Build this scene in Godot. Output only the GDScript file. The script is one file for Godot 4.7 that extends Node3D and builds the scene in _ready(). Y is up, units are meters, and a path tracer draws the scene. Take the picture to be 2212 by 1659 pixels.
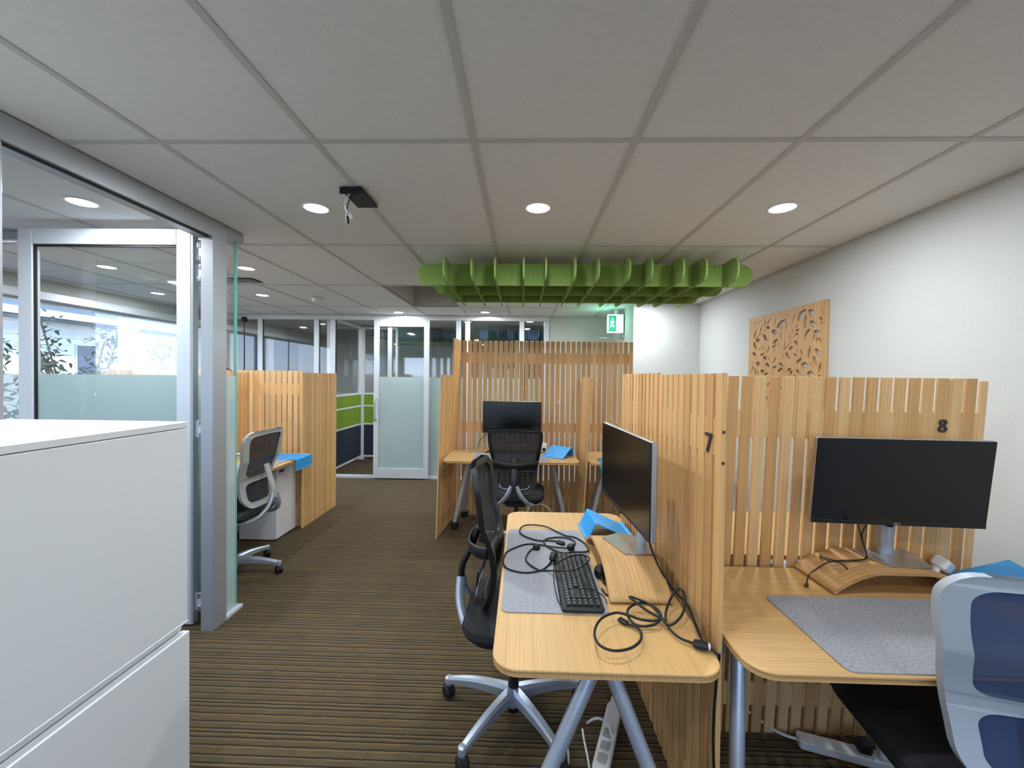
extends Node3D
# An open-plan office: slatted timber screens, desks, glass partitions, tiled ceiling.

const F := 880.43
const EYE := Vector3(0, 1.48, 0)
const YAW := 0.0263
const PITCH := -0.0154858
const ROLL := 0.0117737
const CEIL := 2.358
var cam_basis: Basis
var mats := {}
var meshes := {}
var used := {}
var texs := {}
var rng := RandomNumberGenerator.new()

# ---------------------------------------------------------------- helpers
func numbered(n: String) -> String:
	if not used.has(n):
		used[n] = 0
		return n
	used[n] += 1
	return "%s_%03d" % [n, used[n]]

func tag(o: Node, label := "", category := "", group := "", kind := "") -> void:
	if label: o.set_meta("label", label)
	if category: o.set_meta("category", category)
	if group: o.set_meta("group", group)
	if kind: o.set_meta("kind", kind)

func thing(called: String, label: String, category: String, at := Vector3.ZERO, turn := 0.0, group := "") -> Node3D:
	var o := Node3D.new()
	o.name = numbered(called)
	add_child(o)
	o.position = at
	o.rotation.y = turn
	tag(o, label, category, group)
	return o

func part(parent: Node, called: String, mesh: Mesh, m: Material, at := Vector3.ZERO, rot := Vector3.ZERO) -> MeshInstance3D:
	var o := MeshInstance3D.new()
	o.mesh = mesh
	o.material_override = m
	o.name = numbered(called) if parent == self else called
	parent.add_child(o, true)
	o.position = at
	o.rotation = rot
	return o

# a pixel of the photograph and the height, side or depth of the surface it lies on
func ray(u: float, v: float) -> Vector3:
	return cam_basis * Vector3((u - 1106.0) / F, (829.5 - v) / F, -1.0)
func at_y(u: float, v: float, y: float) -> Vector3:
	var d := ray(u, v)
	return EYE + d * ((y - EYE.y) / d.y)
func at_z(u: float, v: float, z: float) -> Vector3:
	var d := ray(u, v)
	return EYE + d * (z / d.z)
func at_x(u: float, v: float, x: float) -> Vector3:
	var d := ray(u, v)
	return EYE + d * (x / d.x)

# quad seen counter-clockwise from outside
func quad(st: SurfaceTool, a: Vector3, b: Vector3, c: Vector3, d: Vector3) -> void:
	tri(st, a, b, c)
	tri(st, a, c, d)
func tri(st: SurfaceTool, a: Vector3, b: Vector3, c: Vector3) -> void:
	st.add_vertex(a); st.add_vertex(c); st.add_vertex(b)
func begin() -> SurfaceTool:
	var st := SurfaceTool.new()
	st.begin(Mesh.PRIMITIVE_TRIANGLES)
	return st
func done(st: SurfaceTool) -> ArrayMesh:
	st.generate_normals()
	return st.commit()

# box with chamfered edges, centred
func bbox(s: Vector3, b := 0.0015) -> ArrayMesh:
	var key := "bb%.4f,%.4f,%.4f,%.4f" % [s.x, s.y, s.z, b]
	if meshes.has(key): return meshes[key]
	b = minf(b, minf(s.x, minf(s.y, s.z)) * 0.45)
	var st := begin()
	st.set_smooth_group(-1)
	var h := s / 2.0
	var c := func(sx: float, sy: float, sz: float, ax: int) -> Vector3:
		var p := Vector3(sx * h.x, sy * h.y, sz * h.z)
		if ax != 0: p.x -= sx * b
		if ax != 1: p.y -= sy * b
		if ax != 2: p.z -= sz * b
		return p
	var poly := func(pts: Array) -> void:
		var n: Vector3 = (pts[1] - pts[0]).cross(pts[2] - pts[0])
		if n.dot(pts[0] + pts[1] + pts[2]) < 0.0: pts.reverse()
		for i in range(1, pts.size() - 1): tri(st, pts[0], pts[i], pts[i + 1])
	for ax in 3:
		for sg in [-1.0, 1.0]:
			var q := []
			for k in [[-1, -1], [1, -1], [1, 1], [-1, 1]]:
				var v := [0.0, 0.0, 0.0]
				v[ax] = sg; v[(ax + 1) % 3] = float(k[0]); v[(ax + 2) % 3] = float(k[1])
				q.append(c.call(v[0], v[1], v[2], ax))
			poly.call(q)
	for ax in 3:
		for s1 in [-1.0, 1.0]:
			for s2 in [-1.0, 1.0]:
				var b1 := (ax + 1) % 3
				var b2 := (ax + 2) % 3
				var e := []
				for w in [[-1.0, b1], [1.0, b1], [1.0, b2], [-1.0, b2]]:
					var v := [0.0, 0.0, 0.0]
					v[ax] = w[0]; v[b1] = s1; v[b2] = s2
					e.append(c.call(v[0], v[1], v[2], w[1]))
				poly.call(e)
	for sx in [-1.0, 1.0]:
		for sy in [-1.0, 1.0]:
			for sz in [-1.0, 1.0]:
				poly.call([c.call(sx, sy, sz, 0), c.call(sx, sy, sz, 1), c.call(sx, sy, sz, 2)])
	meshes[key] = done(st)
	return meshes[key]

func box(parent: Node, called: String, lo: Vector3, hi: Vector3, m: Material, b := 0.0015) -> MeshInstance3D:
	return part(parent, called, bbox((hi - lo).abs(), b), m, (lo + hi) / 2.0)

# board whose two faces and whose sawn edges wear different materials
func board(s: Vector3) -> ArrayMesh:
	var key := "bd%.4f,%.4f,%.4f" % [s.x, s.y, s.z]
	if meshes.has(key): return meshes[key]
	var h := s / 2.0
	var c := 0.0008
	var f := begin()
	f.set_smooth_group(-1)
	for z in [1.0, -1.0]:
		var q := [Vector3(-h.x + c, -h.y, z * h.z), Vector3(h.x - c, -h.y, z * h.z), Vector3(h.x - c, h.y - c, z * h.z), Vector3(-h.x + c, h.y - c, z * h.z)]
		if z < 0: q.reverse()
		quad(f, q[0], q[1], q[2], q[3])
	var m := done(f)
	var e := begin()
	e.set_smooth_group(-1)
	for x in [1.0, -1.0]:
		var a := [Vector3(x * (h.x - c), -h.y, h.z), Vector3(x * h.x, -h.y, h.z - c), Vector3(x * h.x, -h.y, -h.z + c), Vector3(x * (h.x - c), -h.y, -h.z)]
		for k in 3:
			var q := [a[k], a[k + 1], a[k + 1] + Vector3(0, s.y - c, 0), a[k] + Vector3(0, s.y - c, 0)]
			if x < 0: q.reverse()
			quad(e, q[0], q[1], q[2], q[3])
	quad(e, Vector3(-h.x, h.y, h.z - c), Vector3(h.x, h.y, h.z - c), Vector3(h.x, h.y, -h.z + c), Vector3(-h.x, h.y, -h.z + c))
	quad(e, Vector3(-h.x, h.y - c, h.z), Vector3(h.x, h.y - c, h.z), Vector3(h.x, h.y, h.z - c), Vector3(-h.x, h.y, h.z - c))
	quad(e, Vector3(h.x, h.y - c, -h.z), Vector3(-h.x, h.y - c, -h.z), Vector3(-h.x, h.y, -h.z + c), Vector3(h.x, h.y, -h.z + c))
	quad(e, Vector3(-h.x, -h.y, -h.z), Vector3(h.x, -h.y, -h.z), Vector3(h.x, -h.y, h.z), Vector3(-h.x, -h.y, h.z))
	e.generate_normals()
	e.commit(m)
	meshes[key] = m
	return m

# rounded rectangle outline, counter-clockwise seen from +y (x right, z towards the viewer -> use x,-z)
func rrect(w: float, d: float, r: float, n := 5) -> PackedVector2Array:
	var p := PackedVector2Array()
	r = minf(r, minf(w, d) * 0.499)
	for k in 4:
		var cx := (w / 2 - r) * (1 if k in [0, 3] else -1)
		var cy := (d / 2 - r) * (1 if k in [0, 1] else -1)
		for i in n + 1:
			var a := PI / 2 * (k + float(i) / n)
			p.append(Vector2(cx + r * cos(a), cy + r * sin(a)))
	return p

# slab of a rounded rectangle, lying, bottom at y = 0
func slab(w: float, d: float, h: float, r: float, bev := 0.002, n := 6) -> ArrayMesh:
	var key := "sl%.4f,%.4f,%.4f,%.4f,%.4f" % [w, d, h, r, bev]
	if meshes.has(key): return meshes[key]
	var rings := [[rrect(w - 2 * bev, d - 2 * bev, maxf(r - bev, 0.0005), n), 0.0], [rrect(w, d, r, n), bev], [rrect(w, d, r, n), h - bev], [rrect(w - 2 * bev, d - 2 * bev, maxf(r - bev, 0.0005), n), h]]
	meshes[key] = stack(rings)
	return meshes[key]

func stack(rings: Array) -> ArrayMesh:
	var st := begin()
	for k in rings.size() - 1:
		st.set_smooth_group(k + 1)
		var a: PackedVector2Array = rings[k][0]
		var b: PackedVector2Array = rings[k + 1][0]
		for i in a.size():
			var j := (i + 1) % a.size()
			quad(st, Vector3(a[i].x, rings[k][1], -a[i].y), Vector3(a[j].x, rings[k][1], -a[j].y), Vector3(b[j].x, rings[k + 1][1], -b[j].y), Vector3(b[i].x, rings[k + 1][1], -b[i].y))
	st.set_smooth_group(-1)
	for e in [0, rings.size() - 1]:
		var p: PackedVector2Array = rings[e][0]
		var y: float = rings[e][1]
		var ix := Geometry2D.triangulate_polygon(p)
		for t in range(0, ix.size(), 3):
			var q := [p[ix[t]], p[ix[t + 1]], p[ix[t + 2]]]
			var ccw: bool = (q[1] - q[0]).cross(q[2] - q[0]) > 0
			if ccw != (e != 0): q.reverse()
			tri(st, Vector3(q[0].x, y, -q[0].y), Vector3(q[1].x, y, -q[1].y), Vector3(q[2].x, y, -q[2].y))
	return done(st)

# polygon in x,y pulled along z, centred on z = 0, with small chamfer
func prism(poly: PackedVector2Array, depth: float, smooth := false) -> ArrayMesh:
	var st := begin()
	if Geometry2D.is_polygon_clockwise(poly):
		poly = poly.duplicate()
		poly.reverse()
	var h := depth / 2
	st.set_smooth_group(1 if smooth else -1)
	for i in poly.size():
		var j := (i + 1) % poly.size()
		quad(st, Vector3(poly[i].x, poly[i].y, h), Vector3(poly[i].x, poly[i].y, -h), Vector3(poly[j].x, poly[j].y, -h), Vector3(poly[j].x, poly[j].y, h))
	st.set_smooth_group(-1)
	var ix := Geometry2D.triangulate_polygon(poly)
	for t in range(0, ix.size(), 3):
		var q := [poly[ix[t]], poly[ix[t + 1]], poly[ix[t + 2]]]
		if (q[1] - q[0]).cross(q[2] - q[0]) < 0: q.reverse()
		tri(st, Vector3(q[0].x, q[0].y, h), Vector3(q[1].x, q[1].y, h), Vector3(q[2].x, q[2].y, h))
		tri(st, Vector3(q[0].x, q[0].y, -h), Vector3(q[2].x, q[2].y, -h), Vector3(q[1].x, q[1].y, -h))
	return done(st)

# round the corners of a polyline sheet: returns polygon of a strip of given thickness along a path in x,y
func strip(path: PackedVector2Array, t: float) -> PackedVector2Array:
	var l := PackedVector2Array()
	var r := PackedVector2Array()
	for i in path.size():
		var a := path[maxi(i - 1, 0)]
		var b := path[mini(i + 1, path.size() - 1)]
		var d := (b - a).normalized()
		var n := Vector2(-d.y, d.x) * t / 2
		l.append(path[i] + n)
		r.append(path[i] - n)
	r.reverse()
	l.append_array(r)
	return l

# lathe about y: profile of (radius, y)
func lathe(profile: Array, n := 20) -> ArrayMesh:
	var st := begin()
	for k in profile.size() - 1:
		st.set_smooth_group(k + 1)
		var a: Vector2 = profile[k]
		var b: Vector2 = profile[k + 1]
		for i in n:
			var t0 := TAU * i / n
			var t1 := TAU * (i + 1) / n
			var p := Vector3(a.x * cos(t0), a.y, -a.x * sin(t0))
			var q := Vector3(a.x * cos(t1), a.y, -a.x * sin(t1))
			var r := Vector3(b.x * cos(t1), b.y, -b.x * sin(t1))
			var s := Vector3(b.x * cos(t0), b.y, -b.x * sin(t0))
			if a.x > 1e-6: tri(st, p, q, r)
			if b.x > 1e-6: tri(st, p, r, s)
	return done(st)

func smooth_path(pts: Array, sub := 4) -> Array:
	var out := []
	for i in pts.size() - 1:
		var p0: Vector3 = pts[maxi(i - 1, 0)]
		var p1: Vector3 = pts[i]
		var p2: Vector3 = pts[i + 1]
		var p3: Vector3 = pts[mini(i + 2, pts.size() - 1)]
		for k in sub:
			out.append(p1.cubic_interpolate(p2, p0, p3, float(k) / sub))
	out.append(pts[pts.size() - 1])
	return out

# tube along points; ry/rx: half sizes across (side, up)
func tube(pts: Array, r: float, n := 8, flat := 1.0, ref := Vector3.UP) -> ArrayMesh:
	var st := begin()
	var rings := []
	var up := ref
	for i in pts.size():
		var a: Vector3 = pts[maxi(i - 1, 0)]
		var b: Vector3 = pts[mini(i + 1, pts.size() - 1)]
		var t := (b - a).normalized()
		if absf(t.dot(up)) > 0.98: up = Vector3.RIGHT if absf(t.x) < 0.9 else Vector3.FORWARD
		var sd := t.cross(up).normalized()
		up = sd.cross(t).normalized()
		var ring := []
		for k in n:
			var an := TAU * k / n
			ring.append(pts[i] + sd * cos(an) * r + up * sin(an) * r * flat)
		rings.append(ring)
	st.set_smooth_group(1)
	for i in rings.size() - 1:
		for k in n:
			var j := (k + 1) % n
			quad(st, rings[i][k], rings[i + 1][k], rings[i + 1][j], rings[i][j])
	st.set_smooth_group(-1)
	for k in range(1, n - 1):
		tri(st, rings[0][0], rings[0][k], rings[0][k + 1])
		var e: Array = rings[rings.size() - 1]
		tri(st, e[0], e[k + 1], e[k])
	return done(st)

func rod(parent: Node, called: String, a: Vector3, b: Vector3, r: float, m: Material, n := 14) -> MeshInstance3D:
	return part(parent, called, tube([a, b], r, n), m)

func letters(parent: Node, called: String, txt: String, px: float, depth: float, m: Material, at: Vector3, rot := Vector3.ZERO, font_name := "Droid Sans", bold := 600) -> MeshInstance3D:
	var t := TextMesh.new()
	var f := SystemFont.new()
	f.font_names = PackedStringArray([font_name])
	f.font_weight = bold
	t.font = f
	t.text = txt
	t.font_size = 32
	t.pixel_size = px / 32.0
	t.depth = depth
	return part(parent, called, t, m, at, rot)

# ---------------------------------------------------------------- materials
func mat(called: String, col: Color, rough := 0.6, metal := 0.0) -> StandardMaterial3D:
	if mats.has(called): return mats[called]
	var m := StandardMaterial3D.new()
	m.resource_name = called
	m.albedo_color = col
	m.roughness = rough
	m.metallic = metal
	mats[called] = m
	return m

func pic(called: String, w: int, h: int, f: Callable) -> ImageTexture:
	if texs.has(called): return texs[called]
	var data := PackedByteArray()
	data.resize(w * h * 3)
	var i := 0
	for y in h:
		for x in w:
			var c: Color = f.call(x, y)
			data[i] = int(clampf(c.r, 0, 1) * 255); data[i + 1] = int(clampf(c.g, 0, 1) * 255); data[i + 2] = int(clampf(c.b, 0, 1) * 255)
			i += 3
	texs[called] = ImageTexture.create_from_image(Image.create_from_data(w, h, false, Image.FORMAT_RGB8, data))
	return texs[called]

func noise(sd: int, freq: float, oct := 3) -> FastNoiseLite:
	var n := FastNoiseLite.new()
	n.seed = sd
	n.frequency = freq
	n.fractal_octaves = oct
	n.noise_type = FastNoiseLite.TYPE_SIMPLEX_SMOOTH
	return n

func wood_grain(called: String, sd: int, along_v: bool, strong: float) -> ImageTexture:
	var fine := noise(sd, 0.11, 3)
	var wide := noise(sd + 1, 0.018, 2)
	var fleck := noise(sd + 2, 0.35, 1)
	return pic(called, 512, 512, func(x: int, y: int) -> Color:
		var a := absf((x if along_v else y) - 255.5) * 2.0
		var l := absf((y if along_v else x) - 255.5) * 2.0
		var s := fine.get_noise_2d(a, l * 0.035) * 0.5 + wide.get_noise_2d(a * 1.7, l * 0.05) * 0.7
		var k := fleck.get_noise_2d(a * 1.2, l * 0.09)
		var v := 1.0 + strong * s - (0.10 * strong if k > 0.45 else 0.0)
		return Color(0.93 * v, 0.93 * (v - 0.02 * s), 0.93 * (v - 0.05 * s)))

func wood(called: String, col: Color, along_v: bool, scale: Vector3, off := Vector3.ZERO, rough := 0.5, strong := 0.22) -> StandardMaterial3D:
	if mats.has(called): return mats[called]
	var m := mat(called, col, rough)
	m.albedo_texture = wood_grain("grain_v%.2f" % strong if along_v else "grain_h%.2f" % strong, 11 if along_v else 23, along_v, strong)
	m.uv1_triplanar = true
	m.uv1_world_triplanar = true
	m.uv1_scale = scale
	m.uv1_offset = off
	return m

func textured(called: String, col: Color, tex: Texture2D, scale: float, rough := 0.9, bump := 0.0) -> StandardMaterial3D:
	if mats.has(called): return mats[called]
	var m := mat(called, col, rough)
	m.albedo_texture = tex
	m.uv1_triplanar = true
	m.uv1_world_triplanar = true
	m.uv1_scale = Vector3.ONE * scale
	if bump > 0.0:
		m.heightmap_enabled = true
		m.heightmap_texture = tex
		m.heightmap_scale = bump
	return m

func make_materials() -> void:
	# timber
	var tones := [Color(0.895, 0.705, 0.465), Color(0.865, 0.67, 0.43), Color(0.91, 0.73, 0.50), Color(0.835, 0.635, 0.40), Color(0.88, 0.685, 0.445), Color(0.925, 0.745, 0.515)]
	for k in 6:
		wood("slat_%d" % k, tones[k], true, Vector3(3.0, 1.0, 3.0), Vector3(0.37 * k, 0.21 * k, 0.13 * k), 0.5, 0.115)
	wood("desk_x", Color(0.835, 0.665, 0.425), false, Vector3(1.0, 4.0, 4.0), Vector3.ZERO, 0.42, 0.125)
	wood("desk_z", Color(0.835, 0.665, 0.425), true, Vector3(4.0, 4.0, 1.0), Vector3.ZERO, 0.42, 0.125)
	wood("riser_x", Color(0.81, 0.625, 0.40), false, Vector3(1.2, 3.0, 3.0), Vector3(.3, .2, .4), 0.42, 0.2)
	wood("riser_z", Color(0.83, 0.65, 0.42), true, Vector3(3.0, 3.0, 1.2), Vector3(.3, .2, .4), 0.42, 0.2)
	wood("art_wood", Color(0.83, 0.645, 0.43), true, Vector3(1.5, 0.5, 1.5), Vector3(.1, .6, .2), 0.6, 0.18)
	mat("art_edge", Color(0.30, 0.19, 0.11), 0.7)
	# carpet: ribs run across the room, the pattern repeats every 15 cm
	var fz := noise(5, 0.09, 2)
	var lo := noise(6, 0.012, 2)
	var grooves := [0.0, 0.125, 0.27, 0.50, 0.77]
	var carpet := pic("carpet", 512, 1024, func(x: int, y: int) -> Color:
		var wob := lo.get_noise_2d(x * 0.7, y * 0.3) * 2.2 + fz.get_noise_2d(x * 0.8, y) * 1.0
		var t := fposmod((y + wob) / 256.0, 1.0)
		var v := 0.50
		for g in grooves:
			var d: float = fposmod(t - g + 0.5, 1.0) - 0.5
			if absf(d) < 0.026: v -= 0.46 * (1.0 - absf(d) / 0.028)
			elif d > 0.026 and d < 0.08: v += 0.22 * (1.0 - (d - 0.026) / 0.054)
		if t > 0.5 and t < 0.77: v += 0.02
		v += fz.get_noise_2d(x * 1.6, y * 2.1) * 0.12 + lo.get_noise_2d(x * 0.3, y * 2.0) * 0.06
		var gn := lo.get_noise_2d(x * 0.2 + 400, y * 1.1) * 0.05
		return Color(v * (0.97 + gn), v * 0.885, v * (0.70 - gn)))
	var cm := textured("carpet", Color(0.64, 0.58, 0.465), carpet, 1.0, 0.97, 0.25)
	cm.uv1_scale = Vector3(1.0 / 0.3, 1.0, 1.0 / 0.6)
	# ceiling tiles, felt, plaster
	var s1 := noise(31, 0.35, 2)
	var s2 := noise(32, 0.03, 3)
	var speck := pic("speck", 512, 512, func(x: int, y: int) -> Color:
		var v := 0.94 + 0.05 * s1.get_noise_2d(x, y) + 0.012 * s2.get_noise_2d(x, y)
		if s1.get_noise_2d(x * 0.9 + 900, y * 0.9) > 0.52: v -= 0.05
		return Color(v, v, v))
	var fineplaster := pic("fineplaster", 256, 256, func(x: int, y: int) -> Color:
		var v := 0.965 + 0.02 * s1.get_noise_2d(x, y)
		return Color(v, v, v))
	textured("ceiling_tile", Color(0.94, 0.94, 0.935), speck, 1.6, 0.95, 0.05)
	mat("grid_bar", Color(0.76, 0.76, 0.75), 0.75)
	textured("plaster", Color(0.795, 0.80, 0.785), fineplaster, 0.9, 0.92)
	var f1 := noise(41, 0.16, 3)
	var felt := pic("felt", 512, 512, func(x: int, y: int) -> Color:
		var v := 0.70 + 0.20 * f1.get_noise_2d(x * 2.2, y * 2.2) + 0.10 * f1.get_noise_2d(x * 0.35 + 70, y * 0.6)
		return Color(v, v, v * 1.01))
	textured("felt_mat", Color(0.82, 0.82, 0.835), felt, 2.5, 0.95)
	var gf := textured("green_felt", Color(0.40, 0.585, 0.16), felt, 2.2, 0.95)
	gf.albedo_color = Color(0.72, 0.87, 0.45)
	textured("blue_felt", Color(0.23, 0.33, 0.45), felt, 2.2, 0.95)
	textured("green_fabric", Color(0.70, 0.86, 0.27), felt, 3.0, 0.95)
	textured("navy_fabric", Color(0.26, 0.29, 0.38), felt, 3.0, 0.95)
	# metals and plastics
	mat("aluminium", Color(0.66, 0.67, 0.68), 0.42, 0.5)
	mat("white_alu", Color(0.82, 0.835, 0.85), 0.4, 0.25)
	mat("silver_paint", Color(0.70, 0.735, 0.78), 0.33, 0.55)
	mat("bright_leg", Color(0.80, 0.80, 0.81), 0.25, 0.45)
	mat("chrome", Color(0.82, 0.83, 0.85), 0.16, 0.95)
	mat("brushed", Color(0.72, 0.715, 0.70), 0.34, 0.85)
	mat("black_plastic", Color(0.055, 0.057, 0.062), 0.45)
	mat("black_soft", Color(0.07, 0.07, 0.078), 0.8)
	mat("black_rubber", Color(0.045, 0.045, 0.048), 0.6)
	mat("gasket", Color(0.04, 0.04, 0.045), 0.7)
	mat("screen_glass", Color(0.012, 0.014, 0.018), 0.22)
	mat("white_plastic", Color(0.88, 0.88, 0.87), 0.4)
	mat("white_lacquer", Color(0.86, 0.865, 0.86), 0.32)
	mat("white_laminate", Color(0.865, 0.865, 0.87), 0.45)
	mat("white_frame", Color(0.88, 0.885, 0.89), 0.45)
	mat("grey_plastic", Color(0.62, 0.62, 0.60), 0.5)
	mat("pale_plastic", Color(0.65, 0.68, 0.70), 0.45)
	mat("blue_metal", Color(0.11, 0.57, 0.83), 0.42)
	mat("key_cap", Color(0.085, 0.087, 0.092), 0.45)
	mat("key_print", Color(0.75, 0.75, 0.75), 0.5)
	mat("number_dark", Color(0.19, 0.18, 0.165), 0.5)
	mat("number_pale", Color(0.80, 0.80, 0.80), 0.35, 0.5)
	mat("dark_metal", Color(0.10, 0.115, 0.13), 0.5, 0.3)
	mat("leaf", Color(0.10, 0.20, 0.08), 0.5)
	mat("bark", Color(0.25, 0.18, 0.12), 0.8)
	mat("render_white", Color(0.92, 0.92, 0.91), 0.9)
	mat("roof_blue", Color(0.27, 0.34, 0.40), 0.7)
	mat("dusk_pane", Color(0.16, 0.24, 0.34), 0.2)
	mat("blind_dark", Color(0.30, 0.31, 0.30), 0.85)
	mat("ground", Color(0.45, 0.44, 0.40), 0.95)
	for a in [["mesh_black", Color(0.075, 0.077, 0.085, 0.93)], ["mesh_blue", Color(0.21, 0.265, 0.39, 0.94)], ["mesh_grey", Color(0.125, 0.125, 0.14, 0.95)]]:
		var m := mat(a[0], a[1], 0.85)
		m.transparency = BaseMaterial3D.TRANSPARENCY_ALPHA
	var g := mat("glass", Color(0.30, 0.46, 0.42, 0.02), 0.02)
	g.transparency = BaseMaterial3D.TRANSPARENCY_ALPHA
	var ge := mat("glass_edge", Color(0.50, 0.76, 0.70, 0.75), 0.15)
	ge.transparency = BaseMaterial3D.TRANSPARENCY_ALPHA
	var fr := mat("frost", Color(0.72, 0.80, 0.79, 0.6), 0.7)
	fr.transparency = BaseMaterial3D.TRANSPARENCY_ALPHA
	var em := mat("lamp_lens", Color(1, 1, 1), 0.5)
	em.emission_enabled = true
	em.emission = Color(1.0, 0.985, 0.95)
	em.emission_energy_multiplier = 6.0
	var ex := mat("exit_sign_face", Color(0.85, 0.95, 0.92), 0.5)
	ex.emission_enabled = true
	ex.emission = Color(0.85, 1.0, 0.96)
	ex.emission_energy_multiplier = 0.8
	var eg := mat("exit_sign_green", Color(0.02, 0.5, 0.38), 0.5)
	eg.emission_enabled = true
	eg.emission = Color(0.0, 0.55, 0.42)
	eg.emission_energy_multiplier = 0.8

# ---------------------------------------------------------------- setting
func structure(called: String) -> Node3D:
	var o := Node3D.new()
	o.name = called
	add_child(o)
	o.set_meta("kind", "structure")
	return o

func slabbox(called: String, lo: Vector3, hi: Vector3, m: Material) -> MeshInstance3D:
	var o := box(self, called, lo, hi, m, 0.002)
	o.set_meta("kind", "structure")
	return o

func build_shell() -> void:
	var P: Material = mats.plaster
	slabbox("floor", Vector3(-4.72, -0.12, -9.3), Vector3(2.2, 0, 3.0), mats.carpet)
	# ceiling: lay-in tiles 600 x 1200 in a grid of tee bars
	var c := structure("ceiling")
	var x0 := -1.394
	var z0 := -1.527
	# slab with one opening, where a tile is missing and the roof space shows
	var ha := x0 + 0.012
	var hb := x0 + 0.588
	var ga := z0 - 2.4 - 0.012
	var gb := z0 - 3.6 + 0.012
	for q in [[-4.72, ha, -9.3, 3.0], [hb, 2.2, -9.3, 3.0], [ha, hb, ga, 3.0], [ha, hb, -9.3, gb]]:
		box(c, "slab", Vector3(q[0], CEIL + 0.02, q[2]), Vector3(q[1], CEIL + 0.2, q[3]), P, 0.0)
	var G: Material = mats.plaster
	for q in [[ha, ha + 0.008, gb, ga], [hb - 0.008, hb, gb, ga], [ha, hb, ga - 0.008, ga], [ha, hb, gb, gb + 0.008]]:
		box(c, "plenum_side", Vector3(q[0], CEIL + 0.016, q[2]), Vector3(q[1], CEIL + 1.1, q[3]), G, 0.0)
	box(c, "plenum_top", Vector3(ha - 0.05, CEIL + 1.1, gb - 0.05), Vector3(hb + 0.05, CEIL + 1.15, ga + 0.05), G, 0.0)
	for i in range(-6, 6):
		for j in range(-4, 4):
			var xa := maxf(x0 + 0.6 * i, -4.58)
			var xb := minf(x0 + 0.6 * (i + 1), 2.04)
			var za := minf(z0 - 1.2 * j, 2.8)
			var zb := maxf(z0 - 1.2 * (j + 1), -5.85)
			if xb - xa < 0.03 or za - zb < 0.03: continue
			if xa > 1.2 and zb < -4.8: zb = maxf(zb, -4.77)
			if i == 0 and j == 2: continue
			box(c, "ceiling_tile", Vector3(xa + 0.004, CEIL + 0.004, zb + 0.004), Vector3(xb - 0.004, CEIL + 0.018, za - 0.004), mats.ceiling_tile, 0.002)
	for i in range(-5, 6):
		var x := x0 + 0.6 * i
		box(c, "grid_bar", Vector3(x - 0.012, CEIL - 0.001, -5.84), Vector3(x + 0.012, CEIL + 0.006, 2.79), mats.grid_bar, 0.0008)
	for j in range(-3, 4):
		var z := z0 - 1.2 * j
		box(c, "grid_bar", Vector3(-4.57, CEIL - 0.0005, z - 0.012), Vector3(2.035, CEIL + 0.006, z + 0.012), mats.grid_bar, 0.0008)
	box(c, "wall_angle", Vector3(2.02, CEIL - 0.001, -4.77), Vector3(2.04, CEIL + 0.006, 2.8), mats.grid_bar, 0.0008)
	# walls
	slabbox("wall_right", Vector3(2.04, 0, -4.77), Vector3(2.2, CEIL + 0.02, 2.8), P)
	slabbox("wall_corner", Vector3(1.275, 0, -5.95), Vector3(2.2, CEIL + 0.02, -4.77), P)
	slabbox("wall_far", Vector3(0.36, 0, -5.97), Vector3(1.275, CEIL + 0.02, -5.85), mats.plaster)
	slabbox("wall_meeting", Vector3(1.2, 0, -9.3), Vector3(1.32, CEIL + 0.02, -5.97), mats.plaster)
	slabbox("wall_rear", Vector3(-4.72, 0, -9.3), Vector3(1.2, CEIL + 0.02, -9.15), mats.plaster)
	slabbox("wall_left", Vector3(-1.86, 0, -1.289), Vector3(-1.78, CEIL + 0.02, 2.8), P)
	slabbox("baseboard_right", Vector3(2.026, 0, -4.77), Vector3(2.04, 0.09, 2.8), mats.white_frame)
	# wall behind, with the windows the daylight comes through
	var b := structure("wall_back")
	var zb0 := 2.8
	var zb1 := 3.0
	box(b, "sill_wall", Vector3(-4.72, 0, zb0), Vector3(2.2, 0.85, zb1), P)
	box(b, "lintel", Vector3(-4.72, 2.2, zb0), Vector3(2.2, CEIL + 0.02, zb1), P)
	for p in [[-4.72, -4.3], [-2.3, -1.5], [0.15, 0.35], [1.95, 2.2]]:
		box(b, "pier", Vector3(p[0], 0.85, zb0), Vector3(p[1], 2.2, zb1), P)
	var k := 1
	for w in [[-4.3, -2.3], [-1.5, 0.15], [0.35, 1.95]]:
		var n := structure("window_%d" % k)
		window_z(n, w[0], w[1], 0.85, 2.2, 2.88)
		k += 1
	# window wall on the left
	var l := structure("wall_window")
	box(l, "sill_wall", Vector3(-4.72, 0, -9.3), Vector3(-4.58, 0.5, 2.8), P)
	box(l, "lintel", Vector3(-4.72, 2.2, -9.3), Vector3(-4.58, CEIL + 0.02, 2.8), P)
	for p in [[2.8, 1.8], [-0.4, -1.6], [-5.55, -6.35], [-8.35, -9.3]]:
		box(l, "pier", Vector3(-4.72, 0.5, p[1]), Vector3(-4.58, 2.2, p[0]), P)
	for w in [[-0.4, 1.8], [-4.67, -1.6], [-5.55, -4.67]]:
		var n := structure("window_%d" % k)
		window_x(n, w[0], w[1], 0.5, 2.2, -4.65, mats.glass)
		k += 1
	for w in [[-7.3, -6.35], [-8.35, -7.3]]:
		var n := structure("window_%d" % k)
		window_x(n, w[0], w[1], 0.5, 2.2, -4.65, mats.glass)
		box(n, "roller_blind", Vector3(-4.63, 0.5, w[0] + 0.07), Vector3(-4.615, 2.16, w[1] - 0.07), mats.blind_dark)
		k += 1
	var tr := slabbox("trim_1", Vector3(-4.585, 2.16, -8.45), Vector3(-4.50, 2.235, -1.5), mats.white_alu)
	tr.set_meta("label", "pale pelmet along the head of the left windows")

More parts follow.
